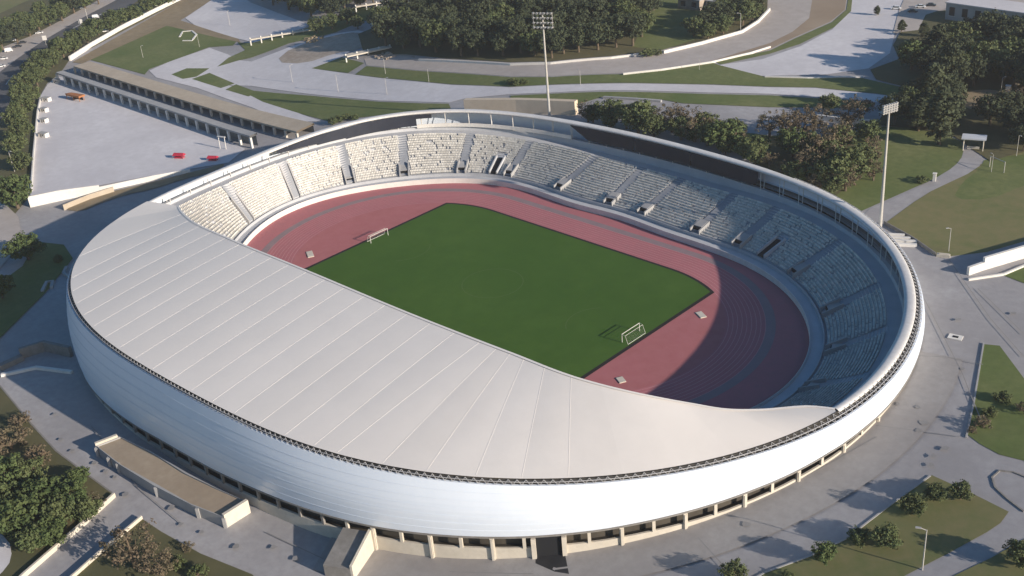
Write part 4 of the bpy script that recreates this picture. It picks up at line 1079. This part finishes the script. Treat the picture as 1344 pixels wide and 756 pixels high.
# pavilion in the wood
p = P(1277, 196); k = mpp(p); e = empty('pavilion', p, 'small pavilion with a pale flat roof under dark trees at the right', 'pavilion', None, rad(20)); w = 30*k
MB().box((0,0,0), (w, w*.6, .4), 0, z0=4.0).build('roof', M['bluroof'], e)
for sx in (-1, 1):
    for sy in (-1, 1): MB().tube((sx*w*.4, sy*w*.22, -.2), (sx*w*.4, sy*w*.22, 4.02), .18).build('post', M['beige'], e)
MB().box((0,0,0), (w*.5, .3, 1.0), 0, z0=0).build('bench', M['beige'], e)
p = P(1322, 124); MB().box((0,0,0), (1.6,1.2,3.2), .3, z0=0).box((0,0,0), (1.9,1.5,.25), .3, z0=3.2).build('kiosk', M['white']).location = p
tag(bpy.data.objects['kiosk'], 'narrow white kiosk by the brown clearing', 'kiosk')
# orange shed on the lower plaza
p = P(98, 131); k = mpp(p); e = empty('open_shed', p, 'rusty orange open shed with a pointed end on the lower plaza', 'shed', None, rad(8))
Lh = 38*k
MB().prism([(-Lh*.5,0,1.9),(-Lh*.25,-1.6,2.1),(Lh*.5,-1.8,2.3),(Lh*.5,1.8,2.3),(-Lh*.25,1.6,2.1)], [(-Lh*.5,0,2.4),(-Lh*.25,-1.5,2.9),(Lh*.5,-1.7,3.1),(Lh*.5,1.7,3.1),(-Lh*.25,1.5,2.9)]).build('roof', M['orange'], e)
for x in (-.3, .1, .45):
    for y in (-1.3, 1.3): MB().tube((Lh*x, y, -.1), (Lh*x, y, 2.2), .14).build('post', M['orange'], e)
MB().box((Lh*.1, 1.1, 0), (Lh*.6, .2, 1.7), 0, z0=0).build('back_panel', M['dark'], e)
# red canvas stalls
for px, py, lab, sc in ((236,208,'larger red canvas stall on the lower plaza near the stadium',1.0),(280,211,'smaller red canvas stall beside the steel gantry',.9)):
    p = P(px, py); e = empty('market_stall', p, lab, 'stall', None, .5); e.scale = (sc,)*3
    MB().prism([(-2.6,-1.3,1.5),(2.6,-1.3,1.5),(2.6,1.3,1.5),(-2.6,1.3,1.5)], [(-2.2,-.25,2.4),(2.2,-.25,2.4),(2.2,.25,2.4),(-2.2,.25,2.4)]).build('canopy', M['red'], e)
    for x in (-2.4, 2.4):
        for y in (-1.1, 1.1): MB().tube((x, y, 0), (x, y, 1.55), .06).build('post', M['pole'], e)
    MB().box((0,0,0), (4, 1.6, .8), 0, z0=0).build('counter', M['red'], e)
# gantry near the red stalls
p = P(293, 196); k = mpp(p); e = empty('steel_gantry', p, 'pale steel gantry at the end of the near arcade', 'gantry', None, .3)
for x in (-1.6, 1.6): MB().tube((x,0,0), (x+.3,0,5.5), .16).build('post', M['white'], e)
MB().box((0.3,0,5.6), (4.2,.4,.4)).build('beam', M['white'], e)
# white cabins along the left parapet
for px, py, sx, lab in ((62,133,4.4,'white cabin in the row by the left parapet, farthest from the stadium'),(59,147,3.6,'white cabin second from the far end by the left parapet'),(59,161,3.4,'white cabin third from the far end by the left parapet'),(58,180,4.8,'white cabin nearest the stadium by the left parapet'),(75,109,3.2,'small white cabin at the end of the near arcade')):
    p = P(px, py); e = empty('site_cabin', p, lab, 'cabin', 'white cabins on the lower plaza', rad(15))
    MB().box((0,0,0), (sx, 2.2, 2.0), 0, z0=0).build('body', M['white'], e); MB().box((0,0,0), (sx+.3, 2.5, .18), 0, z0=2.02).build('roof', M['grey'], e)
    MB().box((-.5,-1.11,0), (.8,.08,1.6), 0, z0=.1).build('door', M['dkgrey'], e); MB().box((.8,-1.11,1.3), (.8,.08,.7)).build('window', M['glass'], e)
# vehicles on the main road
def car(px, py, rz, m, label, van=False):
    p = P(px, py, .15); e = empty('parked_van' if van else 'parked_car', p, label, 'van' if van else 'car', None, rz); h = 1.9 if van else 1.0
    b = MB(); b.prism([(-2.2,-.85,.35),(2.2,-.85,.35),(2.2,.85,.35),(-2.2,.85,.35)], [(-2.15,-.82,.95),(2.1,-.8,.85),(2.1,.8,.85),(-2.15,.82,.95)]); b.build('body', M[m], e)
    x0, x1 = (-2.1, 1.4) if van else (-1.5, .8)
    c = MB(); c.prism([(x0,-.8,.9),(x1+.5,-.8,.9),(x1+.5,.8,.9),(x0,.8,.9)], [(x0+.2,-.68,h+.45),(x1-.2,-.68,h+.45),(x1-.2,.68,h+.45),(x0+.2,.68,h+.45)]); c.build('cabin', M[m if van else 'glass'], e)
    MB().box((.0 if not van else .2,0,h+.48), (1.6,1.3,.06)).build('roof', M[m], e)
    for x in (-1.35, 1.35):
        for y in (-.86, .86): MB().tube((x, y-.1, .33), (x, y+.1, .33), .33, n=12).build('wheel', M['tyre'], e)
car(12, 68, 1.0, 'carw', 'white van parked by the pavement at the upper left edge', True)
car(5, 78, 1.0, 'carw', 'white car parked below the white van at the left edge')
car(24, 62, 1.0, 'card', 'dark car parked ahead of the white van at the left')
car(138, 42, 1.1, 'carw', 'white car between trees beside the main road')
car(178, 26, 1.1, 'carw', 'white car farther up the main road near the berm wall')
car(186, 19, 1.1, 'card', 'dark car at the top of the main road')
car(205, 8, 1.1, 'carw', 'white van near the top end of the long white wall', True)
for px, py, rz, m, lab, van in ((17,54,1.0,'carw','white car under trees beyond the white van at upper left',False),(30,57,1.0,'card','dark car on the pavement farther along from the white van',False),(2,88,1.0,'carw','white car nearest the bottom of the pavement row at the left edge',False),(52,44,1.0,'carw','white car on the pavement left of the first board sign',False),(92,44,1.0,'card','dark car driving on the main road near the second board sign',False),(36,82,1.0,'card','dark car driving on the main road near the lane marks',False),(126,24,1.0,'carw','white van driving at the upper end of the main road',True),
    (1198,16,.4,'card','dark car in the road at top right by the slim cypress',False),(1208,10,.4,'carw','white car parked at top right nearest the long building',False),(1222,8,.4,'card','dark car parked beside the white one at top right',False),(1176,12,.4,'carw','white car at the upper end of the top right plaza',False)): car(px, py, rz, m, lab, van)
for a, b in (((8,112),(17,100)),((40,76),(54,66)),((96,38),(110,31)),((128,22),(140,16))): linepatch([a, b], .5, 'mark', 'road_marking')
# board signs on poles
for px, py, lab in ((61,60,'white board sign on a pole by the main road'),(108,38,'white board sign on a pole farther along the main road')):
    p = P(px, py); e = empty('board_sign', p, lab, 'sign', None, .8); MB().tube((0,0,0), (0,0,3.5), .1).build('post', M['pole'], e); MB().box((0,0,4.6), (2.4,.25,2.6)).build('board', M['white'], e)
# steel goal-like frame at the right lawn
p = P(1308, 223); e = empty('lawn_gantry', p, 'thin pale steel frame at the top of the green lawn on the right', 'frame', None, -.4)
for x in (-3, 3): MB().tube((x,0,-.1), (x,0,3.6), .12).build('post', M['pole'], e)
MB().tube((-3.1,0,3.6), (3.1,0,3.6), .12).build('crossbar', M['pole'], e)
p = P(1226, 238); e = empty('gate_pier', p, 'single white gate pier at the bend of the path', 'pier'); MB().box((0,0,0), (.9,.9,2.6), .3, z0=-.1).build('shaft', M['white'], e); MB().box((0,0,0), (1.2,1.2,.2), .3, z0=2.51).build('cap', M['white'], e)
# manhole cover
p = P(1254, 443); o = MB().box((0,0,.11), (3.2,2.2,.2), .2).build('drain_surround', M['white']); o.location = p; tag(o, 'pale square drain surround with a dark cover on the right plaza', 'drain cover')
MB().box((0,0,.225), (1.3,.9,.05), .2).build('cover', M['dark'], o)
# bin and stones beside the lamp on the dry lawn
p = P(1238, 337); o = MB().box((0,0,.4), (3.4,1.0,.8), .3).box((.2,0,.9), (2.6,.5,.3), .35).build('stone_bench', M['beige']); o.location = p; tag(o, 'pale stone bench at the corner of the dry lawn', 'bench')
# ------------------------------------------------------------------ air
hm = bpy.data.materials.new('thin_haze'); hm.use_nodes = True; nt = hm.node_tree
for n_ in list(nt.nodes):
    if n_.type == 'BSDF_PRINCIPLED': nt.nodes.remove(n_)
pv = nt.nodes.new('ShaderNodeVolumePrincipled'); pv.inputs['Color'].default_value = (.92,.94,1,1); pv.inputs['Density'].default_value = HAZE; pv.inputs['Anisotropy'].default_value = .2
nt.links.new(pv.outputs[0], nt.nodes['Material Output'].inputs['Volume'])
gx = [v.co for v in bpy.data.objects['ground'].data.vertices]
x0, x1 = min(v.x for v in gx)-5, max(v.x for v in gx)+5; y0, y1 = min(v.y for v in gx)-5, max(v.y for v in gx)+5
hz = MB().box(((x0+x1)/2, (y0+y1)/2, 0), (x1-x0, y1-y0, 165), 0, z0=-5.5).build('haze', hm); hz['kind'] = 'stuff'
